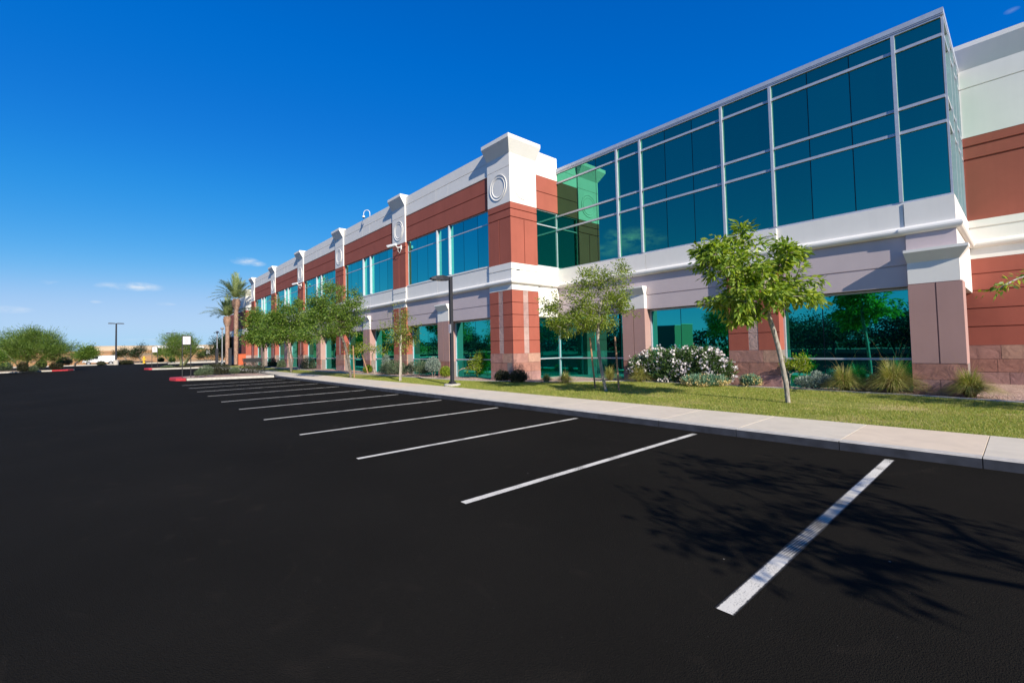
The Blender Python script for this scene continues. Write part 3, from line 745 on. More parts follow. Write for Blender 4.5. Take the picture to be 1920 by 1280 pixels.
# ---------------------------------------------------------------- vegetation
def rand_unit(n):
    v = RNG.normal(size=(n, 3)); return v/np.linalg.norm(v, axis=1)[:, None]
def leaves(P, size, aspect=.4, droop=.3, up=.25, jitter=.3, dirs=None, outward=None):
    """folded rhombic leaf per point -> (V,F)"""
    n = len(P); d = rand_unit(n) if dirs is None else dirs
    d = d + np.array([0, 0, -droop]); d /= np.linalg.norm(d, axis=1)[:, None]
    nn = rand_unit(n)*.8 + np.array([0, 0, up+.5]); s = np.cross(d, nn); s /= np.linalg.norm(s, axis=1)[:, None]+1e-9
    nrm = np.cross(s, d); L = (size*(1+jitter*RNG.uniform(-1, 1, n)))[:, None]
    b = P; tip = P+d*L; mid = P+d*L*.45
    l = mid+s*L*aspect*.5+nrm*L*.06; r = mid-s*L*aspect*.5+nrm*L*.06
    V = np.stack([b, r, tip, l], 1).reshape(-1, 3); Fc = np.arange(4*n).reshape(-1, 4)
    return V, Fc
def blob_points(blobs, n, thin=.0, shell=.35):
    w = np.array([b[3]*b[4]*b[5] for b in blobs])**(.75); w /= w.sum(); out = []
    idx = RNG.choice(len(blobs), n, p=w)
    u = rand_unit(n)*((RNG.random(n)**(shell))[:, None])
    B_ = np.array(blobs); return B_[idx, :3]+u*B_[idx, 3:6]
def branch_graph(trunk, targets, sag=.0, seg=.35):
    """grow branches from trunk polyline to every target point"""
    nodes = [np.array(p, float) for p in trunk]; par = [-1]+list(range(len(trunk)-1))
    start = max(1, len(trunk)//2)
    tt = np.array(targets); order = np.argsort(np.linalg.norm(tt-nodes[-1], axis=1))
    tips = []
    for ti in order:
        t = tt[ti]; A = np.array(nodes[start:])
        dd = np.linalg.norm(A-t, axis=1)+np.maximum(0, A[:, 2]-t[2])*1.2
        k = int(np.argmin(dd))+start; p = nodes[k]; L = np.linalg.norm(t-p); n = max(1, int(L/seg)); last = k
        for i in range(1, n+1):
            q = p+(t-p)*i/n
            if i < n: q = q+RNG.normal(size=3)*.05*L/n+np.array([0, 0, .10*L*math.sin(math.pi*i/n)])
            nodes.append(q); par.append(last); last = len(nodes)-1
        tips.append(last)
    return nodes, par, tips
def wood_mesh(name, nodes, par, r_tip, r_base, mat, parent, power=2.3, seg=6, keep=None, taper=None):
    n = len(nodes); load = np.zeros(n); child = [[] for _ in range(n)]
    for i in range(1, n): child[par[i]].append(i)
    for i in range(n-1, -1, -1):
        load[i] = 1 if not child[i] else sum(load[c] for c in child[i])
    rad = r_tip*load**(1/power); sc_ = r_base/rad[0]
    rad = np.maximum(rad*sc_, r_tip) if taper is None else rad*sc_
    mb = MB(); done = set()
    # chains: follow heaviest child
    for i in range(n):
        for c in child[i]:
            if child[i] and c == max(child[i], key=lambda q: load[q]) and i != 0 and par[i] != -2 and i in done: continue
            if c in done: continue
            chain = [i, c]; done.add(c)
            while child[chain[-1]]:
                nx_ = max(child[chain[-1]], key=lambda q: load[q])
                if nx_ in done: break
                chain.append(nx_); done.add(nx_)
            rr = [rad[q] for q in chain]; rr[0] = min(rr[0], rr[1]*1.15) if chain[0] != 0 else rr[0]
            big_ = rad[chain[0]] > r_base*.3
            mb.tube([nodes[q] for q in chain], rr, 10 if big_ else (6 if rr[1] > r_tip*3 else 4), cap=False)
    return mb.build(name, mat, parent, smooth=True)
def tree(name, label, cat, trunk, blobs, leaf, bark, ncl=260, per=40, cr=.22, lsize=.07, aspect=.4, r_base=.06, r_tip=.004, droop=.3, group=None, extra_trunks=(), sprays=0, seg=.35, shell=.4, cat_='tree'):
    base = trunk[0]
    t = thing(name, label, cat, tuple(base), 0, group)
    tg = blob_points(blobs, ncl, shell=shell)
    # knock holes in the crown with a random field
    ph = RNG.uniform(0, 6, 3); sz = np.mean([b[3] for b in blobs])
    fld = np.sin(tg[:, 0]*3.2/sz+ph[0])+np.sin(tg[:, 1]*3.5/sz+ph[1])+np.sin(tg[:, 2]*4.1/sz+ph[2])
    tg = tg[fld > -1.15]
    nodes, par, tips = branch_graph(trunk, tg, seg=seg)
    nodes = [np.array(q)-np.array(base) for q in nodes]
    wood_mesh('trunk', nodes, par, r_tip, r_base, bark, t)
    for et in extra_trunks:
        e = MB(); e.tube([np.array(q)-np.array(base) for q in et[0]], et[1], 8, cap=False); e.build('stem', bark, t, smooth=True)
    pts = []; dirs = []
    for k, ti in enumerate(tips):
        p = nodes[ti]; q = nodes[par[ti]]; d = p-q; d = d/(np.linalg.norm(d)+1e-6)
        m_ = int(per*RNG.uniform(.5, 1.4)); s = RNG.random(m_)[:, None]
        ln = cr*RNG.uniform(.8, 1.8)
        axis = p-d*ln*.6+d*s*ln*1.6
        off = rand_unit(m_)*(cr*RNG.random(m_)**.7)[:, None]*np.array([1, 1, .75])
        pts.append(axis+off); o_ = off/(np.linalg.norm(off, axis=1)[:, None]+1e-6)
        dirs.append(o_*.8+d*.7+rand_unit(m_)*.5)
    P_ = np.concatenate(pts); D_ = np.concatenate(dirs); D_ /= np.linalg.norm(D_, axis=1)[:, None]
    V, Fc = leaves(P_, lsize, aspect, droop, dirs=D_)
    np_mesh('crown', V, Fc, leaf, t)
    return t
def B3(u, v, ru, rv, D, dd=None, dz=0):
    """crown lobe: photo-sized ellipsoid placed at depth D"""
    p = at(u, v, D+dz); c = math.cos(math.atan(abs(u-CX)/F)); r = ru*D/F*c; rz = rv*D/F
    return (p[0], p[1], p[2], r, dd or r, rz)
def trunk_px(base, px, D=None):
    D = D or depth(base); out = [np.array(base, float)]
    for u, v in px: out.append(at(u, v, D))
    return out
def bpx(u, v, y, z):
    r = ray(u, v); return (float(r[0]*y/r[1]), y, z)

# near tree with big leaves
b1 = (-3.64, 11.59, .17); D1 = depth(b1)
bl = [B3(u, v, ru, rv, D1, dz=z) for u, v, ru, rv, z in ((1350,490,44,36,-.2),(1385,455,26,36,.1),(1395,500,50,42,0),(1440,520,46,38,.2),(1478,475,28,32,.1),(1510,545,30,26,0),(1490,540,42,36,-.3),(1415,560,52,30,-.2),(1365,560,34,28,.2),(1390,588,30,16,0),(1330,470,26,18,0),(1466,452,13,14,0),(1386,430,10,14,0))]
tree('ash_tree', 'leaning young tree with large glossy leaves on the lawn, nearest to the camera', 'tree', trunk_px(b1, [(1474,720),(1468,690),(1459,650),(1450,618),(1440,588),(1436,560),(1432,530),(1424,500)], D1), bl, M['leafA'], M['bark1'], ncl=215, per=44, cr=.15, lsize=.15, aspect=.36, r_base=.052, droop=.55, seg=.25)
# second tree, fine leaves
b2 = (-8.55, 11.35, .19); D2 = depth(b2)
bl = [B3(u, v, ru, rv, D2, dz=z) for u, v, ru, rv, z in ((1100,592,50,32,0),(1150,560,34,36,.2),(1105,550,46,30,-.2),(1052,592,30,24,0),(1075,615,36,18,.2),(1130,522,44,18,0),(1165,512,20,18,0),(1172,572,16,28,-.1),(1042,574,24,18,.2),(1180,490,6,12,0),(1066,492,5,8,0),(1102,488,4,10,0),(1120,600,40,24,.3))]
tree('elm_tree', 'slender tree with fine foliage between two wooden stakes on the lawn', 'tree', trunk_px(b2, [(1130,705),(1124,670),(1121,640),(1121,612),(1124,585),(1128,560)], D2), bl, M['leafB'], M['bark1'], ncl=270, per=74, cr=.17, lsize=.070, aspect=.42, r_base=.05, seg=.3)
def stake(u0, v0, u1, v1, base, mat, label, r=.028):
    D = depth(base); top = at(u1, v1, D); m = MB(); m.tube([np.array(base)-np.array(base), (top-np.array(base))*.5, top-np.array(base)], [r, r, r*.95], 8)
    o = m.build('tree_stake', mat); o.location = base; tag(o, label, 'tree stake', 'stakes beside the young trees')
stake(0, 0, 1106, 633, (-9.35, 11.85, .18), M['stake'], 'brown wooden stake left of the slender lawn tree')
stake(0, 0, 1153, 631, (-8.25, 11.6, .18), M['stake'], 'brown wooden stake right of the slender lawn tree')
# third, thin young tree on pale stake
b3 = bpx(752, 712, 10.15, .15); D3 = depth(b3)
bl = [B3(u, v, ru, rv, D3, dz=z) for u, v, ru, rv, z in ((752,600,18,18,0),(750,622,22,16,0),(738,632,12,14,.2),(765,634,14,14,0),(724,612,16,8,0),(740,582,10,10,0),(772,610,8,8,0),(758,648,14,8,0))]
tree('young_tree', 'sparse young tree tied to a pale straight stake, left of the lamp post', 'tree', trunk_px(b3, [(753,690),(752,660),(752,635),(751,615),(750,600)], D3), bl, M['leafB'], M['bark1'], ncl=110, per=34, cr=.24, lsize=.085, r_base=.03)
stake(0, 0, 752, 628, tuple(np.array(b3)+(.1, -.12, 0)), M['stakew'], 'pale straight stake in front of the sparse young tree', .036)
# fourth, large tree
b4 = bpx(658, 708, 9.95, .14); D4 = depth(b4)
bl = [B3(u, v, ru, rv, D4, dz=z) for u, v, ru, rv, z in ((622,566,34,36,0),(612,542,16,22,.3),(646,588,36,34,-.4),(600,595,32,34,.3),(662,566,20,20,0),(640,615,48,20,0),(605,622,40,18,-.3),(585,575,14,16,0),(668,602,12,22,0),(620,590,46,40,.5))]
tree('oak_tree', 'large bushy tree in front of the red and white facade, tallest along the front', 'tree', trunk_px(b4, [(656,692),(651,665),(646,645),(638,625),(632,605),(626,580)], D4), bl, M['leafC'], M['bark2'], ncl=300, per=92, cr=.27, lsize=.11, r_base=.075, seg=.4)
stake(0, 0, 662, 648, tuple(np.array(b4)+(.42, .02, 0)), M['stake'], 'orange brown stake beside the trunk of the large bushy tree', .035)
# fifth, twin trunks
b5 = bpx(546, 697, 9.95, .14); D5 = depth(b5)
bl = [B3(u, v, ru, rv, D5, dz=z) for u, v, ru, rv, z in ((520,598,26,22,0),(548,590,24,26,0),(570,605,22,28,0),(540,624,40,18,0),(508,622,28,18,.5),(555,570,10,12,0),(530,575,12,10,0),(580,632,18,12,0))]
tree('oak_tree', 'spreading tree with two dark trunks at the end of the sidewalk', 'tree', trunk_px(b5, [(543,675),(541,658),(538,645),(536,625),(536,605)], D5), bl, M['leafC'], M['bark2'], ncl=250, per=82, cr=.38, lsize=.15, r_base=.06, seg=.6, extra_trunks=[([b5, at(549,675,D5), at(545,655,D5), at(548,630,D5)], [.06, .055, .05, .03])])
b6 = bpx(493, 690, 9.95, .14); D6 = depth(b6)
bl = [B3(u, v, ru, rv, D6, dz=z) for u, v, ru, rv, z in ((490,610,24,20,0),(478,600,14,14,0),(500,632,28,14,0),(476,630,14,16,0),(515,610,18,22,0))]
tree('oak_tree', 'farthest leafy tree of the row, overlapping the end of the office facade', 'tree', trunk_px(b6, [(494,672),(494,655),(493,640),(494,620)], D6), bl, M['leafC'], M['bark2'], ncl=200, per=70, cr=.48, lsize=.19, r_base=.08, seg=.8)
# small staked tree in the bed
b7 = bpx(703, 698, 11.8, .2); D7 = depth(b7)
bl = [B3(u, v, ru, rv, D7) for u, v, ru, rv in ((678,652,20,11),(663,655,14,10),(700,652,14,8),(715,658,10,5))]
tree('young_tree', 'small crooked tree with a flat crown between pillar and large tree', 'tree', trunk_px(b7, [(700,685),(698,668),(702,655)], D7), bl, M['leafY'], M['bark1'], ncl=80, per=34, cr=.26, lsize=.09, r_base=.035)
stake(0, 0, 676, 655, tuple(np.array(b7)+(-.75, -.1, 0)), M['stake'], 'wooden stake left of the small crooked tree', .035)
# branch reaching in from the right
b8 = (4.9, 12.5, .2); tr8 = [np.array(b8), np.array((4.85, 12.5, 1.4)), np.array((4.8, 12.45, 2.3)), np.array((4.7, 12.4, 3.0))]
q0, q1 = at(1925, 528, 8.0), at(1862, 541, 8.0)
D8 = 9.0
bl = [(4.9, 12.5, 3.6, 1.1, 1.1, .9), (4.1, 12.2, 3.3, .8, .8, .6)]
for k, (u, v) in enumerate(((1950, 512), (1912, 521), (1893, 533), (1870, 540))):
    p = at(u, v, D8); bl.append((p[0], p[1], p[2], .16, .16, .07)); bl.append((p[0], p[1], p[2], .12, .12, .05))
for k in range(5):
    p = np.array(tr8[-1])*(1-k/6)+at(1935, 515, D8)*(k/6); tr8.append(p) if k else None
tree('ash_tree', 'tree mostly outside the frame whose leafy twig enters at the right edge', 'tree', tr8, bl, M['leafA'], M['bark1'], ncl=120, per=20, cr=.13, lsize=.12, aspect=.38, r_base=.07, seg=.3)
# island tree behind the camera's right that throws the branch shadow
b9 = (4.9, 3.3, .14)
bl = [(x-.75, y, z-.75, rx, ry, rz) for x, y, z, rx, ry, rz in ((5.3, 3.4, 4.3, 1.15, 1.05, .8), (4.4, 2.7, 3.9, .7, .7, .5), (6.1, 4.0, 3.8, .9, .8, .6), (4.6, 4.2, 4.6, .7, .7, .45), (5.4, 2.4, 4.4, .8, .6, .5), (4.3, 3.2, 3.5, .5, .5, .35), (6.4, 2.8, 4.6, .6, .6, .5), (5.2, 4.9, 4.2, .6, .5, .4))]
tree('ash_tree', 'open branched tree on the kerbed island right of the camera', 'tree', [b9, (4.92, 3.3, .8), (4.8, 3.32, 1.5), (4.7, 3.3, 2.1)], bl, M['leafB'], M['bark1'], ncl=120, per=20, cr=.15, lsize=.12, aspect=.38, r_base=.05, seg=.3)

def shrub(name, label, cat, base, blobs, leaf, n=4000, lsize=.05, aspect=.4, up=.4, stem=M['bark2'], group=None, droop=0.0, flowers=None, stems=7, part='foliage'):
    t = thing(name, label, cat, tuple(base), 0, group); base = np.array(base)
    P_ = blob_points(blobs, n, shell=.3)-base
    # clumpy density
    ph = RNG.uniform(0, 6, 3); s = np.mean([b[3] for b in blobs])*.5
    f = np.sin(P_[:, 0]*3/s+ph[0])*np.sin(P_[:, 1]*3/s+ph[1])*np.sin(P_[:, 2]*3.4/s+ph[2])+RNG.normal(size=n)*.3
    P_ = P_[(f > -.35) & (P_[:, 2] > .0)]
    C = np.array([0, 0, -.1]); D_ = P_-C; D_ /= np.linalg.norm(D_, axis=1)[:, None]; D_ = D_*.8+rand_unit(len(P_))*.7+np.array([0, 0, up])
    D_ /= np.linalg.norm(D_, axis=1)[:, None]
    V, Fc = leaves(P_, lsize, aspect, droop, dirs=D_); np_mesh(part, V, Fc, leaf, t)
    m = MB()
    for k in range(stems):
        b = blobs[RNG.integers(len(blobs))]; tip = np.array(b[:3])-base+rand_unit(1)[0]*np.array(b[3:6])*.6
        m.tube([(RNG.normal()*.04, RNG.normal()*.04, -.03), tip*np.array([.5, .5, .45]), tip], [.016, .011, .004], 5, cap=False)
    m.build('stem', stem, t)
    if flowers:
        mat, cnt, fs = flowers; Q = blob_points(blobs, cnt*3, shell=.05)-base; Q = Q[(Q[:, 2] > .03)][:cnt]
        Q += (Q/np.linalg.norm(Q, axis=1)[:, None])*.03
        cl = np.repeat(Q, 9, axis=0)+RNG.normal(size=(len(Q)*9, 3))*fs*.75
        dd = rand_unit(len(cl))+np.array([-0.0, -.5, .5]); dd /= np.linalg.norm(dd, axis=1)[:, None]
        V, Fc = leaves(cl, fs, .9, 0, dirs=dd); np_mesh('flowers', V, Fc, mat, t)
    return t
def blobs_at(base, lst):
    D = depth(base); return [B3(u, v, ru, rv, D) for u, v, ru, rv in lst]
# oleander hedge with white blossoms
bo = (-8.3, 15.1, .19)
ob = [(x, 15.1+dy, z, r, .38, rz) for x, dy, z, r, rz in ((-9.75, 0, .68, .5, .48), (-9.1, .05, .98, .5, .46), (-8.4, 0, .92, .55, .48), (-7.75, .05, 1.02, .5, .45), (-7.1, 0, .95, .48, .46), (-6.65, -.05, .66, .42, .42), (-8.6, 0, .5, 1.0, .35), (-7.5, 0, .5, .7, .35))]
shrub('oleander_hedge', 'dark green hedge covered in white blossoms against the ground floor windows', 'hedge', bo, ob, M['leafO'], n=11000, lsize=.14, aspect=.2, flowers=(M['petal'], 210, .080), stems=14)
# teal spiky border plants with yellow flowers
for (u, v, ru, rv, n_, lab) in ((1322, 715, 44, 10, 2000, 'wide border of spiky teal plants with pale yellow flowers below the white hedge'), (1408, 716, 19, 10, 800, 'small spiky teal plant with yellow flowers at the foot of the stone pillar')):
    b = ongz(u, v+rv-2, .2); b[1] = min(b[1], 14.98); b = tuple(b); bb = blobs_at(b, [(u, v, ru, rv)])
    shrub('agapanthus_clump', lab, 'flowering plant', b, bb, M['leafT'], n=n_, lsize=.14, aspect=.18, up=1.2, flowers=(M['petaly'], int(n_/16), .045), stems=3)
# silver shrub, citrus, purple-brown shrub
b = (-4.15, 14.98, .2); shrub('silver_shrub', 'low silvery grey shrub at the lawn edge right of the leaning trunk', 'shrub', b, blobs_at(b, [(1515,716,26,11),(1545,714,20,12),(1530,706,12,10),(1560,720,12,8)]), M['leafS'], n=3800, lsize=.055, aspect=.45)
b = (-4.75, 15.35, .2)
tree('citrus_tree', 'small round yellow green tree in the bed behind the leaning trunk', 'tree', [b, tuple(np.array(b)+(0, 0, .2)), tuple(np.array(b)+(.02, 0, .38))], blobs_at(b, [(1494,682,24,15),(1510,690,14,10),(1480,688,10,10),(1505,672,10,6)]), M['leafY'], M['bark1'], ncl=90, per=26, cr=.10, lsize=.06, aspect=.5, r_base=.02, r_tip=.003, seg=.15)
b = (-3.0, 15.45, .2); shrub('brown_shrub', 'low rusty brown shrub between the two right grass clumps', 'shrub', b, blobs_at(b, [(1645,712,16,13),(1632,718,10,8)]), M['leafK'], n=1500, lsize=.045)
# left beds
for u, v, ru, rv, mat, lab, yy in (
    (738, 690, 26, 14, 'leafG', 'grey green shrub behind the pale stake', 12.0), (785, 690, 26, 13, 'leafG', 'feathery grey green shrub left of the lamp post', 12.1),
    (812, 684, 14, 14, 'leafS', 'silvery upright shrub beside the pink pillar near the lamp post', 12.2), (724, 680, 8, 16, 'leafS', 'tall silvery shrub at the foot of the second red pilaster', 12.3),
    (836, 697, 10, 10, 'leafY', 'small yellow green shrub at the foot of the pink pillar', 12.0), (942, 705, 14, 10, 'leafK', 'low dark shrub at the left foot of the corner pier', 12.1),
    (972, 706, 16, 12, 'leafK', 'rounded dark shrub at the corner pier, right of another', 12.0), (578, 683, 14, 14, 'leafG', 'bush with grey green leaves between far pillars', 12.1),
    (510, 683, 9, 12, 'leafD', 'dark bush below the twin trunk tree', 11.8), (528, 684, 8, 10, 'leafG', 'small green bush left of the twin trunks', 11.9), (690, 692, 8, 7, 'leafY', 'tiny yellow bush at a far pink pillar', 12.1)):
    r_ = ray(u, v+rv); p = CAM+r_*(yy/r_[1]); b = (p[0], yy, .19)
    shrub('shrub', lab, 'shrub', b, blobs_at(b, [(u, v, ru, rv), (u-ru*.5, v+rv*.3, ru*.6, rv*.7), (u+ru*.45, v+rv*.2, ru*.6, rv*.75)]), M[mat], n=int(1500+ru*rv*6), lsize=.055+.0012*abs(p[0]), aspect=.35, up=.6, stems=5)
b = (-17.6, 12.15, .2)
tree('young_tree', 'little sapling with bright leaves in front of the window left of the corner pier', 'tree', [b, tuple(np.array(b)+(0, 0, .35)), tuple(np.array(b)+(.02, 0, .6))], blobs_at(b, [(894,678,16,10),(890,690,18,8),(900,668,8,6)]), M['leafY'], M['bark1'], ncl=80, per=26, cr=.14, lsize=.075, aspect=.45, r_base=.02, seg=.2)

def grass_clump(label, base, h, spread_, n=900, mat=None, plumes=14, wid=.006, lean=1.0, dry=.25):
    t = thing('grass_clump', label, 'ornamental grass', tuple(base), 0, 'ornamental grasses in the beds')
    def ribbons(n, h, sp, w, mat, nm, k=6):
        a = RNG.uniform(0, 2*math.pi, n); L = h*RNG.uniform(.55, 1.15, n); out = sp*RNG.uniform(.35, 1.5, n)*lean
        r0 = RNG.uniform(0, .09, n); dirx, diry = np.cos(a), np.sin(a); side = np.stack([-diry, dirx, np.zeros(n)], 1)
        ts = np.linspace(0, 1, k); V = np.zeros((n, k, 2, 3))
        for i, s in enumerate(ts):
            rad = r0+out*s**1.6; z = L*(1.5*s-1.0*s**2.0*(out/sp)**.8)
            c = np.stack([dirx*rad, diry*rad, np.maximum(z, 0)], 1); ww = (w*(1-s*.85))[:, None] if hasattr(w, '__len__') else w*(1-s*.85)
            V[:, i, 0] = c-side*ww; V[:, i, 1] = c+side*ww
        V = V.reshape(-1, 3); Fc = []
        idx = np.arange(n)[:, None]*2*k
        for i in range(k-1):
            q = np.concatenate([idx+2*i, idx+2*i+1, idx+2*i+3, idx+2*i+2], 1); Fc.append(q)
        np_mesh(nm, V, np.concatenate(Fc), mat, t)
    ribbons(n, h, spread_, wid, mat or M['blade'], 'blades'); ribbons(int(n*dry), h*.7, spread_*1.15, wid, M['bladeT'], 'dry_blades')
    if plumes: ribbons(plumes, h*2.2, spread_*2.4, wid*.4, M['bladeT'], 'seed_stalks', 9)
    return t
for (u, v, lab, h_, s_, n_, pl) in ((1820, 744, 'big arching grass clump before the right hand wall', .62, .42, 1500, 16), (1682, 734, 'largest green grass clump in front of the right pillar and window', .80, .55, 1700, 18), (1592, 730, 'yellow green grass clump below the window bar, left of a larger one', .66, .42, 1400, 14),
    (1025, 716, 'small dry grass tuft right of the corner pier', .34, .2, 600, 0), (1060, 718, 'small dry grass clump, second right of the corner pier', .42, .3, 900, 4), (1100, 716, 'green grass clump behind the left stake of the slender tree', .55, .35, 700, 6), (1168, 716, 'green grass clump behind the right stake beside the pink pillar', .62, .4, 900, 8)):
    b = ongz(u, v, .2)
    if b[1] > 15.0: b[1] = 15.05
    if u in (1100, 1168): b = np.array([{1100: -10.9, 1168: -9.55}[u], 14.75, .2])
    grass_clump(lab, b, h_, s_, n_, None, pl, wid=.008 if u > 1200 else .007, dry=.6 if u < 1080 and u > 1000 else .25)

# lawn blades and gravel pebbles
n = 230000
gx = 1.2-(RNG.random(n)**1.25)*24
ey = np.interp(gx, [p[0] for p in EDGE], [p[1] for p in EDGE]); gy = KY2+.01+RNG.random(n)*(ey-KY2-.07)
gz = .125+.075*np.clip((gy-9.74)/2.2, 0, 1)
bare = (np.sin(gx*2.1+1)*np.sin(gy*2.7)+.5*np.sin(gx*5.3)*np.sin(gy*4.1)); keep = (bare < .75) | (RNG.random(n) < .45)
d_bare = np.hypot((gx+2.6)/1.3, (gy-11.9)/.55); keep &= (d_bare > 1) | (RNG.random(n) < .35)
gx, gy, gz = gx[keep], gy[keep], gz[keep]; n = len(gx)
a = RNG.uniform(0, 6.283, n); hh = RNG.uniform(.018, .042, n); w = .0035+.0002*np.abs(gx)
Pb = np.stack([gx, gy, gz], 1); sd = np.stack([np.cos(a), np.sin(a), np.zeros(n)], 1)*w[:, None]; tp = np.stack([RNG.normal(size=n)*.014, RNG.normal(size=n)*.014, hh], 1)
V = np.stack([Pb-sd, Pb+sd, Pb+tp], 1).reshape(-1, 3)
o = np_mesh('grass', V, np.arange(3*n).reshape(-1, 3), M['turf']); tag(o, 'short mown grass of the lawn with dry yellow patches', 'grass', kind='stuff')
n = 14000
gx = RNG.uniform(-30, 2.0, n); ey = np.interp(gx, [p[0] for p in EDGE], [p[1] for p in EDGE]); gy = ey+.07+RNG.random(n)**1.2*(2.2)
okk = np.where(gx < -14.2, gy < 12.6, gy < 15.8); gx, gy = gx[okk], gy[okk]; n = len(gx)
s = RNG.uniform(.006, .018, n); c = np.stack([gx, gy, np.full(n, .19)+.004], 1)
oct_ = np.array([(1, 0, 0), (0, 1, 0), (-1, 0, 0), (0, -1, 0), (0, 0, .8), (0, 0, -.8)])
rot = RNG.uniform(0, 6.28, n); co_, si = np.cos(rot), np.sin(rot)
V = oct_[None]*s[:, None, None]*RNG.uniform(.6, 1.3, (n, 6, 1)); V = np.stack([V[..., 0]*co_[:, None]-V[..., 1]*si[:, None], V[..., 0]*si[:, None]+V[..., 1]*co_[:, None], V[..., 2]], -1)+c[:, None]
tri = np.array([(0, 1, 4), (1, 2, 4), (2, 3, 4), (3, 0, 4), (1, 0, 5), (2, 1, 5), (3, 2, 5), (0, 3, 5)]); Fc = (np.arange(n)*6)[:, None, None]+tri[None]
M['pebble'] = island_mat('pebble', [(.34, .20, .16), (.50, .36, .30), (.42, .28, .24), (.60, .50, .44)], bumpscale=40)
o = np_mesh('pebbles', V.reshape(-1, 3), Fc.reshape(-1, 3), M['pebble']); tag(o, 'pinkish granite pebbles scattered over the planting beds', 'gravel', kind='stuff')

# ---------------------------------------------------------------- near street furniture
lp = thing('lamp_post', 'dark square lamp post with flat head and white notice on a round concrete pad', 'lamp post', (-15.06, 10.11, .14))
m = MB(); m.lathe([(.33, -.1), (.33, .05), (.30, .07), (.001, .07)], (0, 0, 0), 24); m.build('concrete_pad', M['conc'], lp)
m = MB(); m.box(-.13, .13, -.13, .13, .07, .10); m.box(-.10, .10, -.10, .10, .10, .16); m.build('base_plate', M['pole'], lp)
m = MB(); m.box(-.062, .062, -.062, .062, .16, 4.32); m.build('pole', M['pole'], lp, bevel=.01)
m = MB()  # flattened shoebox head towards the car park
def sec(y_, hw_, z0, z1): return [(-hw_, y_, z0), (hw_, y_, z0), (hw_*.8, y_, z1), (-hw_*.8, y_, z1)]
S = [sec(-.06, .04, 4.17, 4.25), sec(-.16, .13, 4.15, 4.30), sec(-.45, .19, 4.14, 4.33), sec(-.75, .17, 4.14, 4.28), sec(-.92, .09, 4.15, 4.20)]
for i in range(4):
    for k in range(4): m.quad(S[i][k], S[i+1][k], S[i+1][(k+1) % 4], S[i][(k+1) % 4])
m.quad(*S[0]); m.quad(*reversed(S[-1])); h_ = m.build('lamp_head', M['pole'], lp)
m = MB(); m.box(-.13, .13, -.74, -.30, 4.125, 4.139); m.build('lens', M['lampg'], h_)
m = MB(); m.box(-.075, .075, -.075, -.066, 2.08, 2.42); s_ = m.build('notice_plate', M['signw'], lp)
m = MB()
for k in range(7): m.box(-.055, .055-.02*(k % 3), -.0775, -.0755, 2.37-k*.04, 2.385-k*.04)
m.build('notice_text', M['signt'], s_)

# low edging stone under spigot etc.
def sign_frame(base, label, w=.62, H=2.72, plate=(.60, .68), rz=0.0, group='framed parking signs', scale=1.0):
    t = thing('framed_sign', label, 'sign', base, rz, group)
    for s in (-1, 1):
        m = MB(); m.box(-.022, .022, s*w/2-.022, s*w/2+.022, 0, H); m.build('post', M['black'], t)
    m = MB(); m.box(-.02, .02, -w/2+.022, w/2-.022, H-.05, H); m.box(-.02, .02, -w/2+.022, w/2-.022, H-.05-plate[1]-.05, H-.05-plate[1]-.01); m.build('crossbar', M['black'], t)
    m = MB(); m.box(-.006, .012, -w/2+.024, w/2-.024, H-.05-plate[1], H-.055); p_ = m.build('sign_plate', M['signw'], t)
    m = MB(); zt = H-.055
    for i in range(28):   # small wheelchair-like emblem ring above three rows of print
        a0_, a1_ = 2*math.pi*i/28, 2*math.pi*(i+1)/28
        f = lambda a, r: (.0145, .0+math.cos(a)*r, zt-.16+math.sin(a)*r)
        m.quad(f(a0_, .07), f(a1_, .07), f(a1_, .05), f(a0_, .05))
    for k in range(4): m.box(.013, .0145, -.12+.02*(k % 2), .12-.03*(k % 3), zt-.28-k*.05, zt-.265-k*.05)
    m.build('sign_print', M['signt'], p_)
    return t
sign_frame((-35.1, 3.55, .14), 'tall black framed white sign on the nearest red tipped island', .44, 2.66, (.6, .50))
sg = sign_frame((-67.0, 3.75, .14), 'black framed white sign on the second island, left of the palo verde', .50, 2.5, (.6, .62))
sign_frame((-77.0, -4.9, .14), 'framed sign standing in front of the big green tree at left', .5, 2.6, (.6, .62))
sign_frame((-100.8, 13.5, .14), 'tiny framed sign far off beside the walkway lamps', .6, 2.2, (.6, .6))

# ---------------------------------------------------------------- far things
def pole_lamp(base, H, label, heads=2, mat=None, conc=True, hl=.9, r=.09):
    t = thing('light_pole', label, 'light pole', base)
    if conc:
        m = MB(); m.lathe([(.38, 0), (.38, .85), (.34, .9), (.001, .9)], (0, 0, 0), 16); m.build('concrete_base', M['conc'], t)
    m = MB(); m.tube([(0, 0, .05), (0, 0, H*.5), (0, 0, H)], [r, r*.9, r*.75], 8); m.build('pole', mat or M['pole'], t)
    for s in ([-1, 1] if heads == 2 else [1]):
        m = MB(); y0, y1 = (s*.1, s*(.1+hl)); a, b = min(y0, y1), max(y0, y1)
        m.hexa([(-.16, a, H-.12), (.16, a, H-.12), (.16, b, H-.12), (-.16, b, H-.12)], [(-.10, a+.05, H+.06), (.10, a+.05, H+.06), (.10, b-.12, H+.04), (-.10, b-.12, H+.04)]); m.build('lamp_head', mat or M['pole'], t)
    return t
pole_lamp((-111.5, .6, 0), 7.7, 'tall dark car park pole with two flat heads on a concrete base', 2, hl=1.05, r=.15)
pole_lamp((-116, 9.2, .1), 6.0, 'small dark double headed pole behind the palo verde tree', 2, conc=False, hl=.8, r=.10)
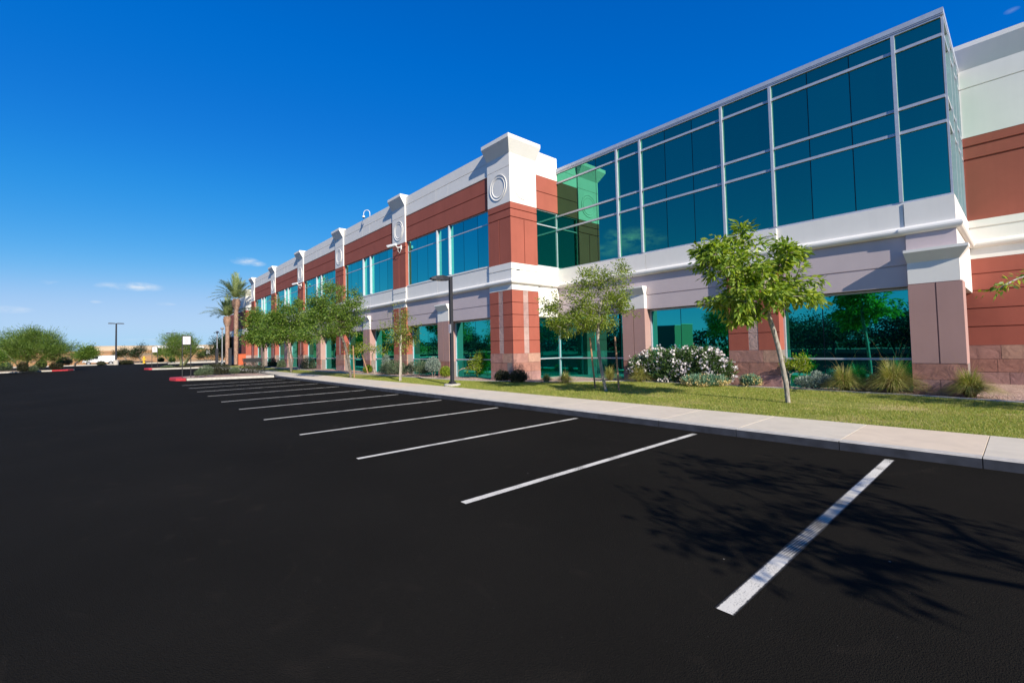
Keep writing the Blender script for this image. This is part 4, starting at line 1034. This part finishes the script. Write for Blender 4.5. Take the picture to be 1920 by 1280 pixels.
def walk_lamp(base, H, label):
    t = thing('walkway_lamp', label, 'lamp post', base, 0, 'grey lamps beside the palms')
    m = MB(); m.lathe([(.16, 0), (.16, .25), (.09, .35), (.07, .4), (.065, H-.25)], (0, 0, 0), 12); m.build('pole', M['poleg'], t)
    m = MB(); m.lathe([(.07, H-.27), (.20, H-.18), (.22, H-.05), (.12, H+.06), (.001, H+.08)], (0, 0, 0), 12); m.build('lantern', M['poleg'], t)
walk_lamp((-70.6, 11.0, .1), 4.95, 'taller grey walkway lamp beside the palms'); walk_lamp((-76.5, 11.3, .1), 4.7, 'shorter grey walkway lamp behind the taller one')

def palm(label, base, H, bulge, nf, fl, seed):
    rr = random.Random(seed); t = thing('palm_tree', label, 'palm tree', base, 0, 'date palms by the walkway')
    m = MB(); n_ = int(H/.16)
    for i in range(n_):      # overlapping boot rings
        z = i*H/n_; r = .235 if z < H-1.5 else .235+.25*math.sin(min(1, (z-(H-1.5))/1.5)*math.pi*.85)
        m.lathe([(r*.86, z), (r*1.10, z+.12), (r*.98, z+.16), (r*.84, z+.165)], (0, 0, 0), 14)
    # diamond pattern boots
    for i in range(n_):
        for k in range(9):
            a_ = 2*math.pi*(k+.5*(i % 2))/9; z = i*H/n_; r = .24 if z < H-1.5 else .24+.25*math.sin(min(1, (z-(H-1.5))/1.5)*math.pi*.85)
            c = Vector((math.cos(a_)*r, math.sin(a_)*r, z)); o_ = Vector((math.cos(a_), math.sin(a_), 0)); s_ = Vector((-o_.y, o_.x, 0))
            m.quad(c-s_*.07, c+s_*.07, c+o_*.10+s_*.035+Vector((0, 0, .15)), c+o_*.10-s_*.035+Vector((0, 0, .15)))
    m.build('trunk', M['palmb'], t)
    V = []; Fc = []
    for k in range(nf):
        a_ = 2*math.pi*k/nf*1.618*3; el = R_(rr.uniform(28, 88)); L_ = fl*rr.uniform(.85, 1.2); d = Vector((math.cos(a_), math.sin(a_), 0)); pts = []
        for i in range(15):
            s = i/14; bend = s**1.8*L_*.34*math.cos(el)+.1*s*s; pts.append(d*(L_*s*math.cos(el)+.12)+Vector((0, 0, H+L_*s*math.sin(el)*(1-.15*s)-bend*1.3)))
        for i in range(2, 15):
            tdir = (pts[i]-pts[i-1]).normalized(); sd_ = tdir.cross(Vector((0, 0, 1))).normalized(); s = i/14
            for q in range(3):
                c = pts[i-1].lerp(pts[i], q/3)
                for sg_ in (-1, 1):
                    ll = (.62-.40*abs(s-.35))*rr.uniform(.8, 1.1); tip = c+(sd_*sg_*.72+tdir*.75+Vector((0, 0, rr.uniform(-.25, .3))))*ll
                    w_ = tdir*.034; n0 = len(V); V += [c-w_, c+w_, tip]; Fc.append((n0, n0+1, n0+2))
        for i in range(14):
            n0 = len(V); u_ = Vector((0, 0, .03)); V += [pts[i]-u_, pts[i]+u_, pts[i+1]]; Fc.append((n0, n0+1, n0+2))
    np_mesh('fronds', np.array([tuple(v) for v in V]), np.array(Fc), M['palmf'], t)
palm('taller date palm with patterned trunk before the far block', (-69.5, 12.4, .1), 8.75, 1, 46, 3.9, 3)
palm('shorter date palm just left of the taller one', (-72.5, 11.9, .1), 6.6, 1, 40, 3.4, 5)

def far_tree(label, cat, base, px, leaf, bark, name='desert_tree', ncl=240, per=40, k=.5, ls=.16, trunks=None, rb=.14, group='desert trees beyond the car park', asp=.2, up=0):
    D = depth(base); bl = [B3(u, v, ru, rv, D) for u, v, ru, rv in px]
    c = np.mean([b[:3] for b in bl], axis=0); base = np.array(base, float)
    h = c[2]-base[2]
    tr = [base, base+np.array([.1, .1, h*.25]), base+(c-base)*np.array([.4, .4, .45]), base+(c-base)*np.array([.6, .6, .7])]
    ex = []
    for q in (trunks or []): ex.append(([base+np.array([q[0]*.3, q[1]*.3, 0]), base+np.array([q[0], q[1], h*.4]), base+np.array([q[0]*2.2, q[1]*2.2, h*.95])], [rb*.8, rb*.6, rb*.3]))
    return tree(name, label, cat, tr, bl, leaf, bark, ncl=ncl, per=per, cr=k, lsize=ls, aspect=asp, r_base=rb, r_tip=.012, droop=-up, seg=1.0, extra_trunks=ex, shell=.45, group=group)
far_tree('wide spreading palo verde tree at the left edge of the car park', 'tree', (-78, -7.6, .1), ((60,650,52,20),(20,656,36,18),(98,654,34,16),(122,660,14,9),(70,636,34,12),(35,637,24,12),(93,637,18,9),(4,648,22,18),(132,655,7,5),(60,624,20,5),(20,626,12,5),(45,670,32,10),(90,670,26,8),(15,670,20,8)), M['leafP'], M['barkg'], ncl=720, per=52, k=.66, ls=.30, trunks=[(.9, -.8), (-.6, 1.0), (.5, 1.2)], asp=.12, up=.4, rb=.10)
far_tree('palo verde tree on the second island behind the framed signs', 'tree', (-66.3, 6.1, .1), ((335,649,32,16),(318,656,18,12),(355,651,20,15),(330,636,22,8),(350,636,12,6),(308,650,10,7),(368,655,7,9),(340,667,18,7)), M['leafP'], M['barkg'], ncl=440, per=50, k=.50, ls=.26, trunks=[(.5, .6), (-.4, .9)], asp=.10, up=.5)
far_tree('dense dark tree behind the twin palms', 'tree', (-84, 13.0, .1), ((425,652,22,20),(408,655,14,14),(445,650,18,22),(458,655,14,18),(398,660,8,8),(430,636,16,8)), M['leafD'], M['bark2'], ncl=360, per=56, k=.7, ls=.26, asp=.3)
far_tree('loose tree left of the white van', 'tree', (-105, -4.6, .1), ((162,664,18,12),(150,668,12,9),(172,660,10,9)), M['leafC'], M['bark2'], ncl=200, per=44, k=.6, ls=.28, asp=.25)
far_tree('sparse tree right of the tall double lamp pole', 'tree', (-118, 4.3, .3), ((258,662,10,9),(266,655,8,8),(250,665,7,7)), M['leafD'], M['bark2'], ncl=120, per=36, k=.6, ls=.28, asp=.25)
far_tree('little dark tree directly behind the tall double lamp pole', 'tree', (-125, 2.2, .6), ((232,661,8,5),(222,664,6,4)), M['leafD'], M['bark2'], ncl=90, per=36, k=.6, ls=.28, asp=.25, rb=.1)
far_tree('low tree between the framed sign and the palo verde', 'tree', (-112, 8.3, .1), ((300,660,9,7),(314,664,9,6)), M['leafC'], M['bark2'], ncl=90, per=36, k=.6, ls=.28, asp=.25, rb=.1)
far_tree('small leafy tree at the extreme left edge', 'tree', (-70, -11.2, .1), ((-4,672,9,10),(-14,664,12,12)), M['leafC'], M['barkg'], ncl=110, per=40, k=.4, ls=.22, asp=.2, rb=.08)
far_tree('dark spreading tree half hidden left of the walkway', 'tree', (-118, 15, .2), ((385,664,9,6),(376,667,7,5)), M['leafD'], M['bark2'], ncl=90, per=36, k=.6, ls=.28, asp=.25, rb=.1)
# shrubs on islands
for u, v, ru, rv, base, mat, lab in (
    (415, 692, 18, 11, (-36.3, 5.6, .14), 'leafK', 'round dark shrub on the nearest island'), (474, 691, 27, 12, (-36.6, 7.9, .14), 'leafK', 'wide dark shrub beside the walkway on the nearest island'),
    (386, 695, 15, 10, (-34.9, 4.6, .14), 'leafG', 'wispy green shrub behind the red kerb tip'), (10, 687, 14, 8, (-76.6, -12.4, .1), 'leafG', 'olive shrub at the left edge island'),
    (42, 688, 12, 9, (-76.6, -9.6, .1), 'leafK', 'dark shrub under the palo verde, left one'), (105, 687, 14, 7, (-76.6, -5.6, .1), 'leafK', 'very dark shrub at the left island, near its red tip'),
    (78, 683, 10, 8, (-79, -7.0, .1), 'leafG', 'grey green shrub under the palo verde crown'), (120, 678, 16, 8, (-84, -6.0, .0), 'leafG', 'pale desert bush beyond the left island'),
    (440, 695, 10, 6, (-35.2, 6.3, .14), 'leafG', 'small green shrub between the two dark island shrubs'), (372, 700, 8, 5, (-34.6, 3.9, .14), 'leafG', 'tiny green plant just behind the nearest red kerb'),
    (400, 688, 14, 5, (-63.6, 8.0, .1), 'leafK', 'low dark shrub at the far end of the second island'), (62, 692, 10, 6, (-76.0, -8.2, .1), 'leafG', 'green plant at the kerb below the big palo verde'),
    (345, 690, 20, 5, (-64.8, 5.8, .1), 'leafK', 'low dark hedge plant on the second island'), (315, 690, 14, 4, (-65, 4.6, .1), 'leafG', 'low green plant on the second island'),
    (190, 682, 8, 4, (-112, -.9, .0), 'leafK', 'dark bush before the white van'), (236, 680, 14, 4, (-113, 2.0, .0), 'leafK', 'long dark bush right of the tall double lamp pole'),
    (302, 675, 6, 4, (-116, 8.0, .1), 'leafD', 'round bush on the dirt edge'), (323, 675, 6, 4, (-116, 9.7, .1), 'leafD', 'second round bush on the dirt edge')):
    shrub('shrub', lab, 'shrub', base, blobs_at(base, [(u, v, ru, rv), (u-ru*.45, v+rv*.3, ru*.55, rv*.7), (u+ru*.45, v+rv*.25, ru*.55, rv*.7)]), M[mat], n=2600, lsize=.0028*depth(base), aspect=.3, up=.7, stems=4)
# yellow hydrant
t = thing('fire_hydrant', 'yellow fire hydrant on the far kerb', 'hydrant', (-112.8, 4.7, .1))
m = MB(); m.lathe([(.30, 0), (.30, .1), (.17, .12), (.17, 1.0), (.22, 1.02), (.22, 1.1), (.16, 1.25), (.05, 1.36), (.001, 1.38)], (0, 0, 0), 14); m.build('barrel', M['yellow'], t)
m = MB(); m.tube([(0, -.34, .75), (0, 0, .75), (0, .34, .75)], [.11, .11, .11], 10); m.tube([(0, 0, .7), (.33, 0, .7)], .14, 10); m.build('nozzle', M['yellow'], t)
# vehicles far away
def vehicle(label, cat, loc, rz, L_, W_, H_, kind, group=None):
    t = thing('parked_'+kind, label, cat, loc, rz, group)
    prof = {'van': [(-.5, .28), (-.5, .92), (-.47, 1), (.22, 1), (.34, .62), (.48, .52), (.5, .28)],
            'car': [(-.5, .3), (-.5, .62), (-.38, .66), (-.24, 1), (.12, 1), (.28, .66), (.46, .58), (.5, .3)],
            'truck': [(-.5, .3), (-.5, .58), (-.08, .58), (-.06, 1), (.14, 1), (.24, .66), (.48, .58), (.5, .3)]}[kind]
    m = MB(); n_ = len(prof)
    A = [(x*L_, -W_/2, z*H_) for x, z in prof]; C_ = [(x*L_, W_/2, z*H_) for x, z in prof]
    m.quad(*A); m.quad(*reversed(C_))
    for i in range(n_): m.quad(A[i], C_[i], C_[(i+1) % n_], A[(i+1) % n_])
    m.build('body', M['vwhite'], t, bevel=.05)
    m = MB(); x0, x1 = {'van': (.05, .24), 'car': (-.24, .16), 'truck': (-.05, .15)}[kind]
    for s in (-1, 1): m.box(x0*L_, x1*L_, s*(W_/2+.004)-.004, s*(W_/2+.004)+.004, .68*H_, .92*H_)
    m.build('side_window', M['vglass'], t)
    for x in (-.32, .32):
        for s in (-1, 1):
            m = MB(); m.tube([(x*L_, s*(W_/2-.18), .34), (x*L_, s*(W_/2+.03), .34)], .36, 16); w_ = m.build('wheel', M['rubber'], t)
            m = MB(); m.tube([(x*L_, s*(W_/2+.03), .34), (x*L_, s*(W_/2+.045), .34)], .19, 12); m.build('rim', M['poleg'], w_)
    return t
vehicle('white van parked behind the low bushes left of the tall double lamp pole', 'van', (-117.2, -1.7, .02), R_(-88), 4.9, 1.9, 1.75, 'van')
vehicle('white pickup truck far off left of the framed sign', 'truck', (-172, 12.5, 3.1), R_(95), 6, 2.0, 2.2, 'truck')
vehicle('white car far off behind the second framed sign', 'car', (-172, 19.5, 3.1), R_(80), 5, 1.9, 1.7, 'car')
vehicle('white truck far off left of the walkway lamps', 'truck', (-175, 42, 3.1), R_(95), 6.5, 2.0, 2.2, 'truck')
vehicle('white car half hidden at the left edge behind the trees', 'car', (-150, -33, 3.0), R_(85), 5, 1.9, 1.7, 'car')
# warehouses on the horizon
def warehouse(label, x, y0, y1, z, H_):
    t = thing('warehouse', label, 'warehouse', (x, y0, z))
    m = MB(); m.box(-40, 0, 0, y1-y0, 0, H_); m.build('wall', M['tan'], t)
    m = MB(); m.box(0, .15, 0, y1-y0, H_*.98, H_*1.03); m.box(-40, 0, 0, y1-y0, H_, H_*1.03); m.build('parapet', M['tan'], t)
    m = MB(); k_ = y0
    n_ = int((y1-y0)/9)
    for i in range(n_): m.box(.0, .12, 3+i*9, 7+i*9, 0, H_*.3)
    m.build('loading_door', M['tand'], t)
warehouse('long low tan warehouse on the horizon behind the orange dirt', -330, -9, 110, 1.5, 5.6)
warehouse('separate tan warehouse on the horizon behind the big palo verde', -300, -46, -22, 1.5, 5.0)
# entry corner: orange panel, bollards, rail
t = thing('orange_cabinet', 'orange red cabinet at the foot of the palms', 'cabinet', (-66.0, 12.4, .1)); m = MB(); m.box(-.3, .3, -.42, .42, 0, 1.35); m.build('body', M['orange'], t, bevel=.03)
m = MB(); m.box(-.34, .34, -.46, .46, 1.351, 1.42); m.build('lid', M['orange'], t)
m = MB(); m.box(.301, .32, -.03, .03, .5, .9); m.build('handle', M['black'], t)
for i, (x, y_, lab) in enumerate(((-66.5, 11.2, 'dark square column standing before the taller palm'), (-72.0, 10.6, 'dark square column between lamps and palms'))):
    t = thing('bollard_column', lab, 'column', (x, y_, .1), 0, 'dark columns at the entry'); m = MB(); m.box(-.16, .16, -.16, .16, 0, 2.1); m.build('shaft', M['pole'], t, bevel=.02)
    m = MB(); m.box(-.2, .2, -.2, .2, 2.101, 2.2); m.build('cap', M['pole'], t)
t = thing('bench', 'dark metal bench at the far end of the facade', 'bench', (-56, 11.6, .1), R_(90))
m = MB(); m.box(-.9, .9, -.25, .25, .42, .47); m.build('seat', M['black'], t)
m = MB(); m.box(-.9, .9, .24, .28, .5, .95); m.build('backrest', M['black'], t)
for s in (-1, 1): m = MB(); m.box(s*.8-.04, s*.8+.04, -.22, .22, 0, .42); m.build('leg', M['black'], t)
# small dark tap on the pier
t = thing('spigot', 'small dark garden tap on the stone base of the corner pier', 'tap', (-15.0, 12.59, .62)); m = MB(); m.tube([(0, 0, 0), (0, -.07, 0), (0, -.10, -.05)], .018, 8); m.build('spout', M['black'], t); m = MB(); m.lathe([(.001, 0), (.04, .01), (.04, .025), (.001, .03)], (0, -.07, .02), 10); m.build('handle', M['black'], t)

# ---------------------------------------------------------------- what the mirror glass shows, behind the camera
RX = [(-72, -26), (-64, -21), (-57, -25), (-50.5, -21), (-44, -26), (-38, -21.5), (-13, -24), (-9, -29), (-5, -23), (-.5, -27), (3.5, -22), (9, -26), (14, -23), (20, -27), (-20, -33), (-15.5, -34), (-80, -25), (-88, -21.5), (-97, -26), (-106, -23), (-116, -27), (-128, -25), (-141, -29), (-155, -28)]
for i, (x, y_) in enumerate(RX):
    r = 3.3+.5*math.sin(i*2.3); h = 4.6+.9*math.sin(i*1.7+1)
    bl = [(x+RNG.normal()*r*.45, y_+RNG.normal()*r*.3, h*.52+RNG.normal()*.5, r*.62, r*.6, h*.36) for _ in range(6)]
    tree('shade_tree', 'leafy shade tree in the row across the car park, shown only as reflection', 'tree', [(x, y_, 0), (x, y_, h*.2), (x+.1, y_, h*.4)], bl, M['leafD'], M['bark2'], ncl=150, per=34, cr=.65, lsize=.30, r_base=.13, r_tip=.015, seg=1.0, group='shade trees across the car park')
n = 26000; wx = RNG.uniform(-330, 90, n); wh = 3.2+1.5*np.sin(wx*.11)+.9*np.sin(wx*.37+1)+.5*np.sin(wx*.9)
Pw = np.stack([wx, -78+RNG.normal(size=n)*2.5, RNG.random(n)**.8*np.maximum(wh, 1.2)], 1)
V, Fc = leaves(Pw, .95, .6, .1); o = np_mesh('woodland', V, Fc, M['leafD']); tag(o, 'dark mass of far trees beyond the car park, mirrored in the glass', 'woodland', kind='stuff')
t = thing('warehouse', 'plain tan building across the car park, seen in the mirror glass', 'building', (-53.5, -55, 0)); m = MB(); m.box(-6, 6, -8, 0, 0, 5.4); m.build('wall', plain('olive_wall', (.30, .19, .09), .9), t)
m = MB(); m.box(-6.1, 6.1, -8.1, .1, 5.4, 5.6); m.build('parapet', M['tan'], t)

# ---------------------------------------------------------------- light
SUNV = Vector((1.0, -.25, .58)).normalized(); EL = math.asin(SUNV.z)
sun = bpy.data.lights.new('sun', 'SUN'); sun.energy = 5.0; sun.angle = R_(.53); sun.color = (1, .93, .82)
so = bpy.data.objects.new('sun', sun); COL.objects.link(so); so.rotation_euler = SUNV.to_track_quat('Z', 'Y').to_euler(); so.location = (30, -10, 20)
W = bpy.data.worlds.new('World'); sc.world = W; W.use_nodes = True; nt = W.node_tree; L = nt.links.new
bg = nt.nodes['Background']; sky = N(nt, 'ShaderNodeTexSky', sky_type='NISHITA'); sky.sun_disc = False
sky.sun_elevation = EL; sky.sun_rotation = math.atan2(SUNV.x, SUNV.y); sky.altitude = 400; sky.air_density = .8; sky.dust_density = .0; sky.ozone_density = 6.0
sc1 = N(nt, 'ShaderNodeVectorMath', operation='SCALE', inp={'Scale': .09}); L(sky.outputs[0], sc1.inputs[0])
hs = N(nt, 'ShaderNodeRGBCurve'); L(sc1.outputs[0], hs.inputs['Color'])     # polarised, saturated rendering of the clear sky
for ch, pts in enumerate((((0, 0), (.07, .004), (.128, .032), (.353, .30), (.69, .30), (1, .31)), ((0, 0), (.11, .108), (.149, .134), (.246, .225), (.61, .455), (1, .475)), ((0, 0), (.238, .43), (.312, .48), (.49, .575), (.92, .67), (1, .67)))):
    c = hs.mapping.curves[ch]; c.points[0].location = pts[0]; c.points[1].location = pts[-1]
    for p in pts[1:-1]: c.points.new(*p)
hs.mapping.update()
tc = N(nt, 'ShaderNodeTexCoord'); nrm = N(nt, 'ShaderNodeVectorMath', operation='NORMALIZE'); L(tc.outputs['Generated'], nrm.inputs[0])
noi = N(nt, 'ShaderNodeTexNoise', inp={'Scale': 26.0, 'Detail': 7.0, 'Roughness': .6}); mpn = N(nt, 'ShaderNodeMapping', inp={'Scale': (1, 1, 2.6)}); L(nrm.outputs[0], mpn.inputs[0]); L(mpn.outputs[0], noi.inputs['Vector'])
tot = None
def cdir(u, v, mir=False):
    d = Vector(ray(u, v)).normalized()
    if mir: d.y = -d.y
    return d
clouds = [(cdir(263,538), .030, .007, 1.0), (cdir(207,537), .014, .005, .5), (cdir(460,490), .022, .007, .9), (cdir(480,494), .016, .005, .7), (cdir(8,580), .022, .004, .6), (cdir(96,529), .008, .003, .4), (cdir(182,566), .006, .002, .6), (cdir(310,570), .014, .003, .5), (cdir(265,637), .03, .002, .4), (cdir(1897,20), .007, .003, .22),
          (cdir(1190,448,True), .045, .016, 1.0), (cdir(1150,445,True), .016, .012, .8), (cdir(1140,470,True), .05, .010, .5), (cdir(1230,490,True), .06, .012, .5)]
for d, a_, b_, s in clouds:
    if d.y > 0: a_ *= .75; b_ *= .8
    r = d.cross(Vector((0, 0, 1))).normalized(); u_ = r.cross(d).normalized()
    sub = N(nt, 'ShaderNodeVectorMath', operation='SUBTRACT'); L(nrm.outputs[0], sub.inputs[0]); sub.inputs[1].default_value = d
    d1 = N(nt, 'ShaderNodeVectorMath', operation='DOT_PRODUCT'); L(sub.outputs[0], d1.inputs[0]); d1.inputs[1].default_value = r/a_
    d2 = N(nt, 'ShaderNodeVectorMath', operation='DOT_PRODUCT'); L(sub.outputs[0], d2.inputs[0]); d2.inputs[1].default_value = u_/b_
    d3 = N(nt, 'ShaderNodeVectorMath', operation='DOT_PRODUCT'); L(sub.outputs[0], d3.inputs[0]); d3.inputs[1].default_value = d*4
    cx = N(nt, 'ShaderNodeCombineXYZ'); L(d1.outputs['Value'], cx.inputs[0]); L(d2.outputs['Value'], cx.inputs[1]); L(d3.outputs['Value'], cx.inputs[2])
    ln = N(nt, 'ShaderNodeVectorMath', operation='LENGTH'); L(cx.outputs[0], ln.inputs[0])
    mr = N(nt, 'ShaderNodeMapRange', inp={1: 1.6, 2: 0.0, 3: 0.0, 4: s}); L(ln.outputs['Value'], mr.inputs[0])
    if tot is None: tot = mr.outputs[0]
    else:
        mx = N(nt, 'ShaderNodeMath', operation='MAXIMUM'); L(tot, mx.inputs[0]); L(mr.outputs[0], mx.inputs[1]); tot = mx.outputs[0]
nr_ = N(nt, 'ShaderNodeMapRange', inp={1: .38, 2: .62}); L(noi.outputs[0], nr_.inputs[0])
ml = N(nt, 'ShaderNodeMath', operation='MULTIPLY', use_clamp=True); L(tot, ml.inputs[0]); L(nr_.outputs[0], ml.inputs[1])
cm = mix(nt, ml.outputs[0], hs.outputs[0], (.60, .64, .68))
x10 = N(nt, 'ShaderNodeVectorMath', operation='SCALE', inp={'Scale': 10.0}); L(cm, x10.inputs[0])
L(x10.outputs[0], bg.inputs['Color']); bg.inputs['Strength'].default_value = .10

# ---------------------------------------------------------------- camera
cd = bpy.data.cameras.new('camera'); co = bpy.data.objects.new('camera', cd); COL.objects.link(co)
cd.sensor_width = 36; cd.sensor_fit = 'HORIZONTAL'; cd.lens = F/1920*36; cd.shift_x = 0; cd.shift_y = -(640-CY)/1920
cd.clip_start = .05; cd.clip_end = 4000
Mx = Matrix(((CR[0], -CD[0], -CF[0], 0), (CR[1], -CD[1], -CF[1], 0), (CR[2], -CD[2], -CF[2], CAMH), (0, 0, 0, 1)))
co.matrix_world = Mx; sc.camera = co
vs = sc.view_settings; vs.view_transform = 'Standard'; vs.look = 'None'; vs.gamma = 1; vs.exposure = .45
sc.cycles.max_bounces = 8; sc.cycles.glossy_bounces = 4; sc.cycles.transparent_max_bounces = 4
